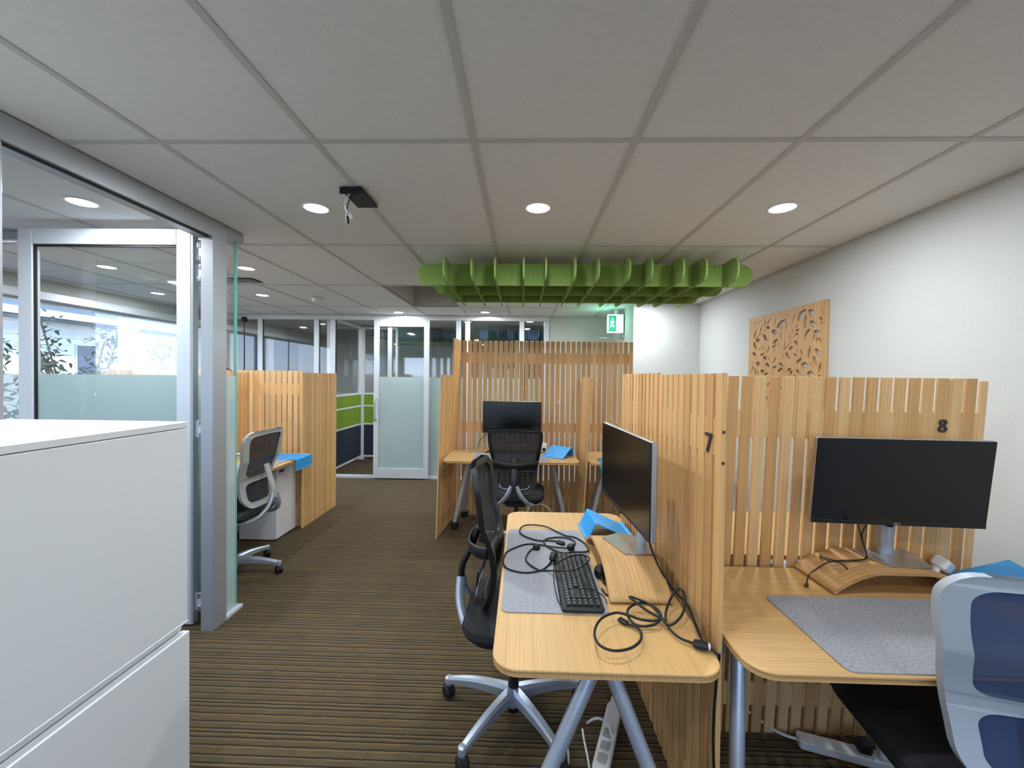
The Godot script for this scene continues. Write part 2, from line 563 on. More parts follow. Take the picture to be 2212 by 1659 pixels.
func window_z(n: Node3D, xa: float, xb: float, ya: float, yb: float, z: float) -> void:
	var m: Material = mats.white_alu
	box(n, "pane", Vector3(xa + 0.04, ya + 0.04, z - 0.003), Vector3(xb - 0.04, yb - 0.04, z + 0.003), mats.glass, 0.0)
	box(n, "frame_rail", Vector3(xa, ya, z - 0.03), Vector3(xb, ya + 0.05, z + 0.03), m)
	box(n, "frame_rail", Vector3(xa, yb - 0.05, z - 0.03), Vector3(xb, yb, z + 0.03), m)
	for x in [xa, (xa + xb) / 2 - 0.025, xb - 0.05]:
		box(n, "frame_stile", Vector3(x, ya + 0.05, z - 0.03), Vector3(x + 0.05, yb - 0.05, z + 0.03), m)

func window_x(n: Node3D, za: float, zb: float, ya: float, yb: float, x: float, g: Material) -> void:
	var m: Material = mats.white_alu
	box(n, "pane", Vector3(x - 0.003, ya + 0.05, za + 0.05), Vector3(x + 0.003, yb - 0.05, zb - 0.05), g, 0.0)
	box(n, "frame_rail", Vector3(x - 0.03, ya, za), Vector3(x + 0.05, ya + 0.06, zb), m)
	box(n, "frame_rail", Vector3(x - 0.03, yb - 0.06, za), Vector3(x + 0.05, yb, zb), m)
	for z in [za, zb - 0.08]:
		box(n, "frame_stile", Vector3(x - 0.03, ya + 0.06, z), Vector3(x + 0.07, yb - 0.06, z + 0.08), m)

func downlight(p: Vector3, label: String, group: String, energy := 1.0) -> void:
	var t := thing("downlight", label, "ceiling light", p, 0.0, group)
	if not meshes.has("dl_ring"):
		meshes["dl_ring"] = lathe([Vector2(0.057, 0.003), Vector2(0.060, -0.004), Vector2(0.067, -0.006), Vector2(0.073, -0.003), Vector2(0.074, 0.003)], 32)
		meshes["dl_lens"] = lathe([Vector2(0.0, -0.0035), Vector2(0.050, -0.0035), Vector2(0.0585, -0.001)], 32)
	part(t, "trim_ring", meshes.dl_ring, mats.white_plastic)
	part(t, "lamp_lens", meshes.dl_lens, mats.lamp_lens)
	var a := AreaLight3D.new()
	a.name = "lamp"
	a.area_size = Vector2(0.09, 0.09)
	a.light_energy = energy * LAMP_ENERGY
	a.light_color = Color(0.93, 0.965, 1.0)
	a.shadow_enabled = true
	a.set("area_range", 14.0)
	t.add_child(a)
	a.position = Vector3(0, -0.011, 0)
	a.rotation.x = -PI / 2

func glass_pane_x(n: Node3D, x: float, z0: float, z1: float, y0: float, y1: float) -> void:
	box(n, "pane", Vector3(x - 0.005, y0, z0), Vector3(x + 0.005, y1, z1), mats.glass, 0.0)

func build_glass() -> void:
	var A: Material = mats.aluminium
	var W: Material = mats.white_alu
	# header, post and corner pane of the near glass room
	var g := thing("glass_partition", "aluminium framed glass partition with frosted lower band beside white cabinet", "partition")
	box(g, "header", Vector3(-1.87, 2.262, -2.385), Vector3(-1.765, CEIL - 0.002, -1.291), A)
	box(g, "ceiling_track", Vector3(-1.85, 2.30, -2.53), Vector3(-1.765, CEIL - 0.002, -2.386), A)
	box(g, "door_stop", Vector3(-1.790, 2.252, -2.27), Vector3(-1.782, 2.262, -1.35), mats.gasket)
	box(g, "post", Vector3(-1.835, 0, -2.385), Vector3(-1.765, 2.262, -2.275), A)
	box(g, "near_jamb", Vector3(-1.87, 0, -1.348), Vector3(-1.775, 2.262, -1.291), A)
	box(g, "sill_angle", Vector3(-1.815, 0.0, -2.53), Vector3(-1.765, 0.022, -2.386), W)
	box(g, "corner_pane", Vector3(-1.805, 0.02, -2.50), Vector3(-1.795, 2.30, -2.386), mats.glass, 0.0)
	box(g, "frosted_film", Vector3(-1.7945, 0.022, -2.498), Vector3(-1.7935, 1.47, -2.387), mats.frost, 0.0)
	box(g, "glass_edge", Vector3(-1.806, 0.02, -2.512), Vector3(-1.793, 2.30, -2.5005), mats.glass_edge, 0.0)
	# return of the room towards the windows
	box(g, "return_track", Vector3(-4.57, 2.30, -2.53), Vector3(-1.852, CEIL - 0.002, -2.46), A)
	box(g, "return_sill", Vector3(-4.57, 0, -2.52), Vector3(-1.82, 0.02, -2.47), W)
	var xs := [-4.57, -3.62, -2.68, -1.82]
	for i in 3:
		box(g, "return_pane", Vector3(xs[i] + 0.003, 0.02, -2.50), Vector3(xs[i + 1] - 0.003, 2.30, -2.49), mats.glass, 0.0)
		box(g, "return_film", Vector3(xs[i] + 0.003, 0.022, -2.4885), Vector3(xs[i + 1] - 0.003, 1.47, -2.4875), mats.frost, 0.0)
	# the opened door leaf
	var d := structure("door_1")
	d.set_meta("label", "open aluminium framed glass door with frosted lower glass")
	d.position = Vector3(-1.925, 0, -2.335)
	d.rotation.y = deg_to_rad(0.6)
	var w := 1.02
	box(d, "stile", Vector3(-0.085, 0.012, -0.022), Vector3(0, 2.315, 0.022), W, 0.003)
	box(d, "stile", Vector3(-w, 0.012, -0.022), Vector3(-w + 0.085, 2.315, 0.022), W, 0.003)
	box(d, "top_rail", Vector3(-w + 0.085, 2.225, -0.022), Vector3(-0.085, 2.315, 0.022), W, 0.002)
	box(d, "bottom_rail", Vector3(-w + 0.085, 0.012, -0.022), Vector3(-0.085, 0.16, 0.022), W, 0.002)
	box(d, "pane", Vector3(-w + 0.085, 0.16, -0.003), Vector3(-0.085, 2.225, 0.003), mats.glass, 0.0)
	box(d, "frosted_film", Vector3(-w + 0.095, 0.16, 0.0035), Vector3(-0.087, 1.47, 0.0045), mats.frost, 0.0)
	box(d, "gasket", Vector3(-w + 0.083, 0.16, 0.003), Vector3(-w + 0.096, 2.225, 0.014), mats.gasket, 0.0)
	box(d, "gasket", Vector3(-w + 0.083, 2.213, 0.003), Vector3(-0.085, 2.226, 0.014), mats.gasket, 0.0)
	box(d, "edge_channel", Vector3(0.0, 0.012, -0.02), Vector3(0.012, 2.315, 0.02), A, 0.001)
	for y in [2.19, 2.07, 1.16, 0.14]:
		var h := box(d, "hinge", Vector3(0.012, y - 0.05, -0.004), Vector3(0.088, y + 0.05, 0.004), mats.white_alu, 0.001)
		for dy in [-0.036, 0.036]:
			part(h, "knuckle", lathe([Vector2(0.0, -0.012), Vector2(0.009, -0.012), Vector2(0.009, 0.012), Vector2(0, 0.012)], 12), mats.chrome, Vector3(-0.012, dy, 0.008))
		for dy in [-0.03, 0.03]:
			box(h, "screw", Vector3(0.010, dy - 0.003, 0.0035), Vector3(0.016, dy + 0.003, 0.0055), mats.dark_metal, 0.0)
	# far glazed wall with sliding door
	var f := thing("glass_wall", "floor to ceiling glazed office wall with white aluminium posts behind the timber screens", "partition")
	box(f, "head_rail", Vector3(-4.57, 2.29, -5.90), Vector3(0.36, CEIL - 0.002, -5.83), W)
	box(f, "sill_rail", Vector3(-4.57, 0, -5.90), Vector3(0.36, 0.035, -5.82), W)
	var posts := [-4.55, -3.83, -3.0, -2.76, -2.12, -0.93, -0.80, -0.02, 0.33]
	for x in posts:
		box(f, "post", Vector3(x - 0.035, 0.035, -5.89), Vector3(x + 0.035, 2.29, -5.84), W)
		box(f, "gasket", Vector3(x + 0.035, 0.035, -5.87), Vector3(x + 0.045, 2.29, -5.86), mats.gasket, 0.0)
	for i in posts.size() - 1:
		if i == 3: continue
		box(f, "pane", Vector3(posts[i] + 0.046, 0.036, -5.868), Vector3(posts[i + 1] - 0.036, 2.289, -5.86), mats.glass, 0.0)
		if i >= 4:
			box(f, "frosted_film", Vector3(posts[i] + 0.046, 0.04, -5.8595), Vector3(posts[i + 1] - 0.036, 1.47, -5.8585), mats.frost, 0.0)
	var s := structure("door_2")
	s.set_meta("label", "sliding glass door with white frame and tubular pull handle")
	s.position = Vector3(-2.13, 0, -5.79)
	box(s, "stile", Vector3(0, 0.02, -0.02), Vector3(0.07, 2.29, 0.02), W)
	box(s, "stile", Vector3(0.72, 0.02, -0.02), Vector3(0.79, 2.29, 0.02), W)
	box(s, "top_rail", Vector3(0.07, 2.19, -0.02), Vector3(0.72, 2.29, 0.02), W)
	box(s, "bottom_rail", Vector3(0.07, 0.02, -0.02), Vector3(0.72, 0.16, 0.02), W)
	box(s, "mid_stile", Vector3(0.19, 0.16, -0.016), Vector3(0.25, 2.19, -0.006), W)
	box(s, "pane", Vector3(0.07, 0.16, -0.003), Vector3(0.72, 2.19, 0.003), mats.glass, 0.0)
	box(s, "frosted_film", Vector3(0.072, 0.162, 0.0035), Vector3(0.718, 1.47, 0.0045), mats.frost, 0.0)
	for sd in [-1.0, 1.0]:
		var pts := smooth_path([Vector3(0.035, 0.85, 0.02 * sd), Vector3(0.035, 0.85, 0.06 * sd), Vector3(0.035, 0.88, 0.075 * sd), Vector3(0.035, 1.0, 0.075 * sd), Vector3(0.035, 1.12, 0.075 * sd), Vector3(0.035, 1.15, 0.06 * sd), Vector3(0.035, 1.15, 0.02 * sd)], 3)
		part(s, "pull_handle", tube(pts, 0.012, 10), mats.brushed, Vector3(0.0 if sd > 0 else 0.1, 0, 0))

func build_meeting_room() -> void:
	# low fabric screens with glass above
	for a in [["cubicle_screen", "green and navy fabric office screen receding beside the open glass doorway", Vector3(-2.87, 0, -5.95), 90.0, 1.2, true],
			["cubicle_screen", "green and navy fabric office screen facing the open glass doorway", Vector3(-2.84, 0, -7.17), 0.0, 0.62, true],
			["cubicle_screen", "green and navy fabric office screen behind the sliding glass door", Vector3(-1.92, 0, -6.75), 0.0, 1.15, false]]:
		var t := thing(a[0], a[1], "office screen", a[2], deg_to_rad(a[3]))
		var w: float = a[4]
		for y in [[0.08, 0.62, "navy_fabric"], [0.645, 0.94, "green_fabric"], [0.965, 1.15, "green_fabric"]]:
			box(t, "fabric_panel", Vector3(0.03, y[0], -0.02), Vector3(w - 0.03, y[1], 0.02), mats[y[2]], 0.004)
		for y in [0.06, 0.632, 0.952, 1.165]:
			box(t, "frame_rail", Vector3(0.03, y - 0.014, -0.026), Vector3(w - 0.03, y + 0.014, 0.026), mats.white_frame)
		for x in [0.0, w - 0.03]:
			box(t, "frame_post", Vector3(x, 0, -0.028), Vector3(x + 0.03, 2.34 if a[5] else 1.18, 0.028), mats.white_frame)
		if a[5]:
			box(t, "upper_pane", Vector3(0.03, 1.18, -0.004), Vector3(w - 0.03, 2.31, 0.004), mats.glass, 0.0)
			box(t, "frame_rail", Vector3(0.03, 2.31, -0.026), Vector3(w - 0.03, 2.34, 0.026), mats.white_frame)
	baffle("acoustic_baffle", "dark blue felt acoustic ceiling baffle in the glazed meeting room", mats.blue_felt, -2.75, -1.25, 2.17, 2.32, [-7.4, -7.65, -7.9], [-2.6, -2.42, -2.26, -2.07, -1.9, -1.73, -1.55, -1.4], -7.25, -8.05)
	baffle("acoustic_baffle", "dark blue felt acoustic ceiling baffle beyond the plain glass doors", mats.blue_felt, -0.75, 0.62, 2.13, 2.30, [-7.0, -7.3, -7.6], [-0.6, -0.43, -0.26, -0.08, 0.08, 0.26, 0.43], -6.85, -7.75)
	baffle("acoustic_baffle", "lime green felt acoustic ceiling baffle at the back of the meeting room", mats.green_felt, -2.9, -0.9, 2.14, 2.31, [-8.3, -8.6], [-2.6, -2.3, -2.0, -1.7, -1.4, -1.1], -8.1, -8.8)
	for p in [Vector3(-3.5, CEIL + 0.017, -7.0), Vector3(-1.95, CEIL + 0.017, -6.5), Vector3(-0.9, CEIL + 0.017, -6.6), Vector3(0.1, CEIL + 0.017, -6.5)]:
		downlight(p, "round recessed downlight in the ceiling behind the far glass wall", "downlights behind the far glass wall", 0.8)

func rounded_fin(l: float, h: float, r: float) -> PackedVector2Array:
	return rrect(l, h, r, 8)

func baffle(called: String, label: String, m: Material, xa: float, xb: float, ya: float, yb: float, zs: Array, xs: Array, za: float, zb: float) -> void:
	var t := thing(called, label, "ceiling baffle", Vector3((xa + xb) / 2, (ya + yb) / 2, (za + zb) / 2))
	var h := yb - ya
	var mz := (za + zb) / 2
	var mx := (xa + xb) / 2
	var k := 0
	for z in zs:
		var cut := 0.10 * k if xb - xa > 2.1 else 0.0
		part(t, "long_fin", prism(rounded_fin(xb - xa - cut, h, h * 0.48), 0.012, false), m, Vector3(0, -0.0, z - mz))
		k += 1
	var cross := prism(rounded_fin(absf(za - zb), h + 0.004, h * 0.42), 0.012, false)
	for x in xs:
		part(t, "cross_fin", cross, m, Vector3(x - mx, 0, 0), Vector3(0, PI / 2, 0))
	for sx in [-0.4, 0.4]:
		for sz in [zs[0], zs[zs.size() - 1]]:
			rod(t, "hanging_wire", Vector3((xb - xa) * sx, h / 2 - 0.02, sz - mz + 0.006), Vector3((xb - xa) * sx, CEIL - (ya + yb) / 2, sz - mz + 0.006), 0.0015, mats.brushed, 6)

# ---------------------------------------------------------------- furniture
# a screen of upright slats with spacer blocks; runs along local x from its foot
func slat_screen(label: String, at: Vector3, turn: float, n: int, pitch: float, gap: float, heights, bands: Array, lean := 0.0, thick := 0.012, tone := 0) -> Node3D:
	var t := thing("timber_screen", label, "timber screen", at, deg_to_rad(turn))
	t.rotation.x = deg_to_rad(lean)
	var w := pitch - gap
	for i in n:
		var h: float = heights if heights is float else heights.call(i)
		var dz := rng.randf_range(-0.0012, 0.0012)
		var o := part(t, "slat", board(Vector3(w, h, thick)), null, Vector3(pitch * i + w / 2, h / 2, dz))
		o.material_override = mats["slat_%d" % ((rng.randi() % 6) if rng.randf() < 0.75 else tone)]
		if i == n - 1: break
		for b in bands:
			if b[1] > h - 0.02: continue
			part(t, "spacer", bbox(Vector3(gap, b[1] - b[0], thick * 0.62), 0.0), mats["slat_%d" % (rng.randi() % 6)], Vector3(pitch * i + w + gap / 2, (b[0] + b[1]) / 2, 0))
	return t

func desk(label: String, xa: float, xb: float, za: float, zb: float, along_x: bool) -> Node3D:
	var t := thing("desk", label, "desk", Vector3((xa + xb) / 2, 0, (za + zb) / 2))
	var w := absf(xb - xa)
	var d := absf(zb - za)
	part(t, "tabletop", slab(w, d, 0.008, 0.07, 0.002, 8), mats.desk_x if along_x else mats.desk_z, Vector3(0, 0.722, 0))
	part(t, "edge_core", slab(w - 0.001, d - 0.001, 0.018, 0.07, 0.012, 8), mats.desk_x if along_x else mats.desk_z, Vector3(0, 0.704, 0))
	return t

func desk_leg(t: Node3D, a: Vector3, b: Vector3, m: Material, caster := true) -> void:
	var o := t.position
	a -= o; b -= o
	var foot := b
	var l := part(t, "leg", tube(smooth_path([a, a.lerp(foot, 0.5), a.lerp(foot, 0.88), Vector3(foot.x, foot.y, foot.z)], 3), 0.021, 16), m)
	if caster:
		make_caster(l, Vector3(foot.x, 0, foot.z), 0.038)

func make_caster(parent: Node, at: Vector3, r := 0.028) -> void:
	var key := "caster%.3f" % r
	if not meshes.has(key):
		var st := SurfaceTool.new()
		st.begin(Mesh.PRIMITIVE_TRIANGLES)
		var wheel := lathe([Vector2(0, -0.009), Vector2(r * 0.85, -0.009), Vector2(r, -0.004), Vector2(r, 0.004), Vector2(r * 0.85, 0.009), Vector2(0, 0.009)], 18)
		for sx in [-1.0, 1.0]:
			st.append_from(wheel, 0, Transform3D(Basis(Vector3.FORWARD, PI / 2), Vector3(sx * 0.012, r, 0)))
		var hood := PackedVector2Array()
		for i in 9:
			var an := PI * i / 8.0 * 0.8 + 0.3
			hood.append(Vector2(cos(an), sin(an)) * (r + 0.006))
		for i in range(8, -1, -1):
			var an := PI * i / 8.0 * 0.8 + 0.3
			hood.append(Vector2(cos(an), sin(an)) * (r - 0.004))
		st.append_from(prism(hood, 0.018), 0, Transform3D(Basis(Vector3.UP, PI / 2), Vector3(0, r, 0)))
		st.append_from(lathe([Vector2(0, 0), Vector2(0.008, 0), Vector2(0.008, 0.03), Vector2(0, 0.03)], 10), 0, Transform3D(Basis(), Vector3(0, r * 2 - 0.004, 0)))
		meshes[key] = st.commit()
	part(parent, "caster", meshes[key], mats.black_rubber, at, Vector3(0, rng.randf() * TAU, 0))

const BACK_Y0 := 0.53
const BACK_H := 0.55
func back_z(v: float, u: float) -> float:
	var base := 0.215 - 0.035 * sin(PI * clampf(v / 0.62, 0, 1)) + 0.085 * maxf(v - 0.3, 0.0) ** 1.3
	return base - 0.035 * u * u
func back_half(v: float, wide: float) -> float:
	var w := lerpf(0.172, wide, smoothstep(0.15, 0.9, v))
	var rt := 0.13
	var rb := 0.17
	if v > 1.0 - rt: w -= 0.075 * (1.0 - sqrt(maxf(0.0, 1.0 - ((v - 1.0 + rt) / rt) ** 2)))
	if v < rb: w -= 0.085 * (1.0 - sqrt(maxf(0.0, 1.0 - ((rb - v) / rb) ** 2)))
	return w
func win_half(v: float, v0: float, v1: float, wide: float, rim: float) -> float:
	if v < v0 or v > v1: return 0.0
	var w := back_half(clampf(v, 0.17, 0.87), wide) - rim
	var r := 0.075
	var e := minf(v - v0, v1 - v)
	if e < r: w -= 0.05 * (1.0 - sqrt(maxf(0.0, 1.0 - ((r - e) / r) ** 2)))
	return w

func office_chair(called: String, label: String, at: Vector3, facing: float, frame: Material, cloth: Material, metal: Material, spin: float, wide: float, rim: float, tall := 1.0, fwd := 0.0) -> Node3D:
	var t := thing(called, label, "office chair", at, facing)
	# base
	part(t, "hub", lathe([Vector2(0, 0.055), Vector2(0.03, 0.055), Vector2(0.036, 0.07), Vector2(0.038, 0.125), Vector2(0.028, 0.135), Vector2(0, 0.135)], 18), metal)
	for k in 5:
		var an := spin + TAU * k / 5.0
		var st := begin()
		var secs := []
		for i in 7:
			var f := i / 6.0
			var x := lerpf(0.02, 0.315, f)
			var y := lerpf(0.112, 0.082, f * f) + 0.004 * sin(PI * f)
			var hw := lerpf(0.024, 0.015, f)
			var hh := lerpf(0.026, 0.012, f)
			secs.append([Vector3(x, y - hh, hw), Vector3(x, y + hh * 0.5, hw), Vector3(x, y + hh, hw * 0.55), Vector3(x, y + hh, -hw * 0.55), Vector3(x, y + hh * 0.5, -hw), Vector3(x, y - hh, -hw)])
		for i in 6:
			for j in 6:
				st.set_smooth_group(j + 1)
				var j2 := (j + 1) % 6
				quad(st, secs[i][j2], secs[i][j], secs[i + 1][j], secs[i + 1][j2])
		st.set_smooth_group(-1)
		for j in range(1, 5):
			tri(st, secs[6][0], secs[6][j + 1], secs[6][j])
		var leg := part(t, "base_leg", done(st), metal, Vector3.ZERO, Vector3(0, an, 0))
		part(leg, "caster_socket", lathe([Vector2(0, 0.058), Vector2(0.015, 0.058), Vector2(0.018, 0.07), Vector2(0.017, 0.092), Vector2(0.008, 0.098), Vector2(0, 0.098)], 12), metal, Vector3(0.315, 0, 0))
		make_caster(leg, Vector3(0.315, 0, 0))
	part(t, "gas_column", lathe([Vector2(0, 0.03), Vector2(0.024, 0.03), Vector2(0.024, 0.26), Vector2(0.015, 0.262), Vector2(0.015, 0.42), Vector2(0, 0.42)], 16), mats.black_plastic)
	part(t, "tilt_mechanism", bbox(Vector3(0.17, 0.055, 0.26), 0.015), mats.black_plastic, Vector3(0, 0.425, 0.02))
	part(t, "tilt_lever", tube([Vector3(0.08, 0.425, -0.02), Vector3(0.2, 0.425, -0.02), Vector3(0.235, 0.42, -0.02)], 0.006, 8), mats.black_plastic)
	# seat
	var rings := []
	for a in [[0.03, 0.0], [0.008, 0.012], [0.0, 0.03], [0.006, 0.05], [0.03, 0.064], [0.075, 0.068]]:
		rings.append([rrect(0.49 - 2 * a[0], 0.47 - 2 * a[0], 0.11 - a[0] * 0.6, 6), a[1]])
	part(t, "seat", stack(rings), mats.black_soft, Vector3(0, 0.448, -0.03))
	part(t, "seat_pan", slab(0.44, 0.42, 0.014, 0.10, 0.004), frame if frame != mats.black_plastic else mats.black_plastic, Vector3(0, 0.434, -0.03))
	# back support: fork of two arms and a spine
	for sx in [-1.0, 1.0]:
		part(t, "support_arm", tube(smooth_path([Vector3(0.135 * sx, 0.43, 0.02), Vector3(0.145 * sx, 0.432, 0.12), Vector3(0.12 * sx, 0.455, 0.235 - fwd * 0.6), Vector3(0.06 * sx, 0.53, 0.295 - fwd * 0.8), Vector3(0.018 * sx, 0.615, 0.30 - fwd * 0.8)], 4), 0.022, 10, 0.62, Vector3.UP), metal)
	part(t, "spine", tube(smooth_path([Vector3(0, 0.585, 0.302 - fwd * 0.8), Vector3(0, 0.66, 0.296 - fwd * 0.8), Vector3(0, 0.74, 0.268 - fwd * 0.9), Vector3(0, 0.83, 0.243 - fwd)], 4), 0.028, 10, 0.5, Vector3.BACK), mats.black_plastic if frame == mats.black_plastic else frame)
	# back: frame with two openings, and cloth
	var cross := 0.36
	var wins := [[0.07, cross - 0.035], [cross + 0.035, 0.94]]
	var vs := []
	for i in 65: vs.append(i / 64.0)
	for w in wins:
		for e in [0.001, 0.006, 0.014, 0.028]:
			vs.append(w[0] + e); vs.append(w[1] - e)
	for e in [0.004, 0.010, 0.990, 0.996]: vs.append(e)
	vs.sort()
	var P := func(u: float, v: float, off: float) -> Vector3:
		return Vector3(u, BACK_Y0 + v * BACK_H * tall, back_z(v, u / 0.22) + off - fwd)
	var inner := func(v: float) -> float:
		for w in wins:
			if v > w[0] and v < w[1]: return win_half(v, w[0], w[1], wide, rim)
		return 0.0
	var fr := begin()
	var th := 0.011
	for sx in [-1.0, 1.0]:
		for i in vs.size() - 1:
			var va: float = vs[i]
			var vb: float = vs[i + 1]
			if vb - va < 1e-5: continue
			var oa := back_half(va, wide)
			var ob := back_half(vb, wide)
			var ia: float = inner.call(va)
			var ib: float = inner.call(vb)
			var f := [P.call(sx * ia, va, -th), P.call(sx * oa, va, -th), P.call(sx * ob, vb, -th), P.call(sx * ib, vb, -th)]
			var b := [P.call(sx * ia, va, th), P.call(sx * oa, va, th), P.call(sx * ob, vb, th), P.call(sx * ib, vb, th)]
			for q in [[1, b[0], b[1], b[2], b[3]], [2, f[1], f[0], f[3], f[2]], [3, f[1], f[2], b[2], b[1]], [4, f[3], f[0], b[0], b[3]]]:
				fr.set_smooth_group(q[0])
				if q[0] == 4 and ia < 1e-4 and ib < 1e-4: continue
				if sx > 0: quad(fr, q[1], q[2], q[3], q[4])
				else: quad(fr, q[4], q[3], q[2], q[1])
	part(t, "back_frame", done(fr), frame)
	for w in wins:
		var cl := begin()
		cl.set_smooth_group(1)
		var rows := 20
		for i in rows:
			var va := lerpf(w[0] - 0.008, w[1] + 0.008, float(i) / rows)
			var vb := lerpf(w[0] - 0.008, w[1] + 0.008, float(i + 1) / rows)
			var ha := maxf(0.02, win_half(clampf(va, w[0] + 0.001, w[1] - 0.001), w[0], w[1], wide, rim)) + 0.008
			var hb := maxf(0.02, win_half(clampf(vb, w[0] + 0.001, w[1] - 0.001), w[0], w[1], wide, rim)) + 0.008
			for j in 10:
				var a := lerpf(-1, 1, j / 10.0)
				var b := lerpf(-1, 1, (j + 1) / 10.0)
				quad(cl, P.call(ha * a, va, 0.001), P.call(ha * b, va, 0.001), P.call(hb * b, vb, 0.001), P.call(hb * a, vb, 0.001))
		part(t, "back_mesh", done(cl), cloth)
	if frame == mats.black_plastic:
		part(t, "lumbar_loop", tube(smooth_path([Vector3(-0.185, 0.79, 0.185 - fwd), Vector3(-0.15, 0.785, 0.235 - fwd), Vector3(-0.06, 0.775, 0.275 - fwd), Vector3(0.06, 0.775, 0.275 - fwd), Vector3(0.15, 0.785, 0.235 - fwd), Vector3(0.185, 0.79, 0.185 - fwd)], 4), 0.007, 8, 3.6, Vector3.UP), mats.black_plastic)
		for y in [0.585, 0.605, 0.625]:
			part(t, "lumbar_rib", tube(smooth_path([Vector3(-0.12, y + 0.06, 0.228 - fwd), Vector3(-0.11, y, 0.235 - fwd), Vector3(0, y - 0.01, 0.245 - fwd), Vector3(0.11, y, 0.235 - fwd), Vector3(0.12, y + 0.06, 0.228 - fwd)], 4), 0.004, 6), mats.grey_plastic if y < 0.6 else mats.black_plastic)
	return t

func monitor(label: String, at: Vector3, turn: float, tilt: float, base_y: float, base_at: Vector3, mark: String) -> Node3D:
	# at: centre of the panel; local +z is the viewing side
	var t := thing("monitor", label, "monitor", Vector3(at.x, base_y, at.z), turn)
	var y := at.y - base_y
	var w := 0.604
	var h := 0.328
	var p := part(t, "housing", bbox(Vector3(w, h, 0.02), 0.004), mats.brushed, Vector3(0, y, 0), Vector3(tilt, 0, 0))
	part(p, "screen", bbox(Vector3(w - 0.004, h - 0.004, 0.004), 0.001), mats.screen_glass, Vector3(0, 0, 0.0115))
	part(p, "chin_bezel", bbox(Vector3(w - 0.004, 0.014, 0.004), 0.001), mats.black_plastic, Vector3(0, -h / 2 + 0.009, 0.0125))
	if mark: letters(p, "maker_mark", mark, 0.011, 0.0006, mats.brushed, Vector3(0, -h / 2 + 0.009, 0.0148))
	part(p, "rear_cover", bbox(Vector3(0.30, 0.22, 0.03), 0.012), mats.brushed, Vector3(0, 0, -0.022))
	part(p, "sensor_tab", lathe([Vector2(0, -0.004), Vector2(0.012, -0.004), Vector2(0.014, 0.0), Vector2(0, 0.002)], 14), mats.black_plastic, Vector3(-0.02, -h / 2 - 0.001, 0.004))
	var nb := t.transform.affine_inverse() * base_at
	part(t, "neck", tube([Vector3(nb.x, 0.006, nb.z), Vector3(nb.x, y + 0.02, nb.z + 0.0)], 0.025, 20, 0.72, Vector3.BACK), mats.silver_paint)
	part(t, "neck_hinge", bbox(Vector3(0.09, 0.08, absf(nb.z) + 0.01), 0.006), mats.silver_paint, Vector3(0, y + 0.0, nb.z * 0.5 - 0.03))
	return t

func stand_base(t: Node3D, pts: Array) -> void:
	var poly := PackedVector2Array()
	for p in pts:
		var q: Vector3 = t.transform.affine_inverse() * p
		poly.append(Vector2(q.x, -q.z))
	if Geometry2D.is_polygon_clockwise(poly): poly.reverse()
	part(t, "stand_base", stack([[poly, 0.0], [poly, 0.006]]), mats.brushed, Vector3(0, 0.0005, 0))

# bent plywood monitor riser, running along local x, centred, foot at y = 0
func ply_riser(label: String, at: Vector3, turn: float, l: float, d: float, h: float, m: Material) -> Node3D:
	var t := thing("monitor_riser", label, "monitor riser", at, turn)
	var path := PackedVector2Array()
	var ramp := 0.175
	for i in 13:
		var f := i / 12.0
		path.append(Vector2(-l / 2 + ramp * f, 0.006 + (h - 0.012) * (1.0 - pow(1.0 - f, 1.8))))
	for i in range(12, -1, -1):
		var f := i / 12.0
		path.append(Vector2(l / 2 - ramp * f, 0.006 + (h - 0.012) * (1.0 - pow(1.0 - f, 1.8))))
	part(t, "bent_sheet", prism(strip(path, 0.011), d, true), m)
	return t

# folded blue sheet-metal stand: profile in local x,y, pulled along local z
func folded_stand(label: String, at: Vector3, turn: float, path: Array, d: float) -> Node3D:
	var t := thing("tablet_stand", label, "tablet stand", at, turn)
	var pv := PackedVector2Array()
	for i in path.size():
		var p: Vector2 = path[i]
		if i == 0 or i == path.size() - 1:
			pv.append(p)
			continue
		var a: Vector2 = p + (path[i - 1] - p).normalized() * 0.007
		var b: Vector2 = p + (path[i + 1] - p).normalized() * 0.007
		for k in 4: pv.append(a.lerp(p, k / 3.0).lerp(p.lerp(b, k / 3.0), k / 3.0))
	part(t, "folded_sheet", prism(strip(pv, 0.0035), d, true), mats.blue_metal)
	return t

func mat_on(label: String, xa: float, xb: float, za: float, zb: float, y: float) -> void:
	var o := part(self, "desk_mat", slab(absf(xb - xa), absf(zb - za), 0.0035, 0.025, 0.0008), mats.felt_mat, Vector3((xa + xb) / 2, y, (za + zb) / 2))
	tag(o, label, "desk mat")

# ---------------------------------------------------------------- workstations
const B15 := [[1.255, 1.365], [0.50, 0.61], [0.08, 0.16]]
const DT := 0.7302

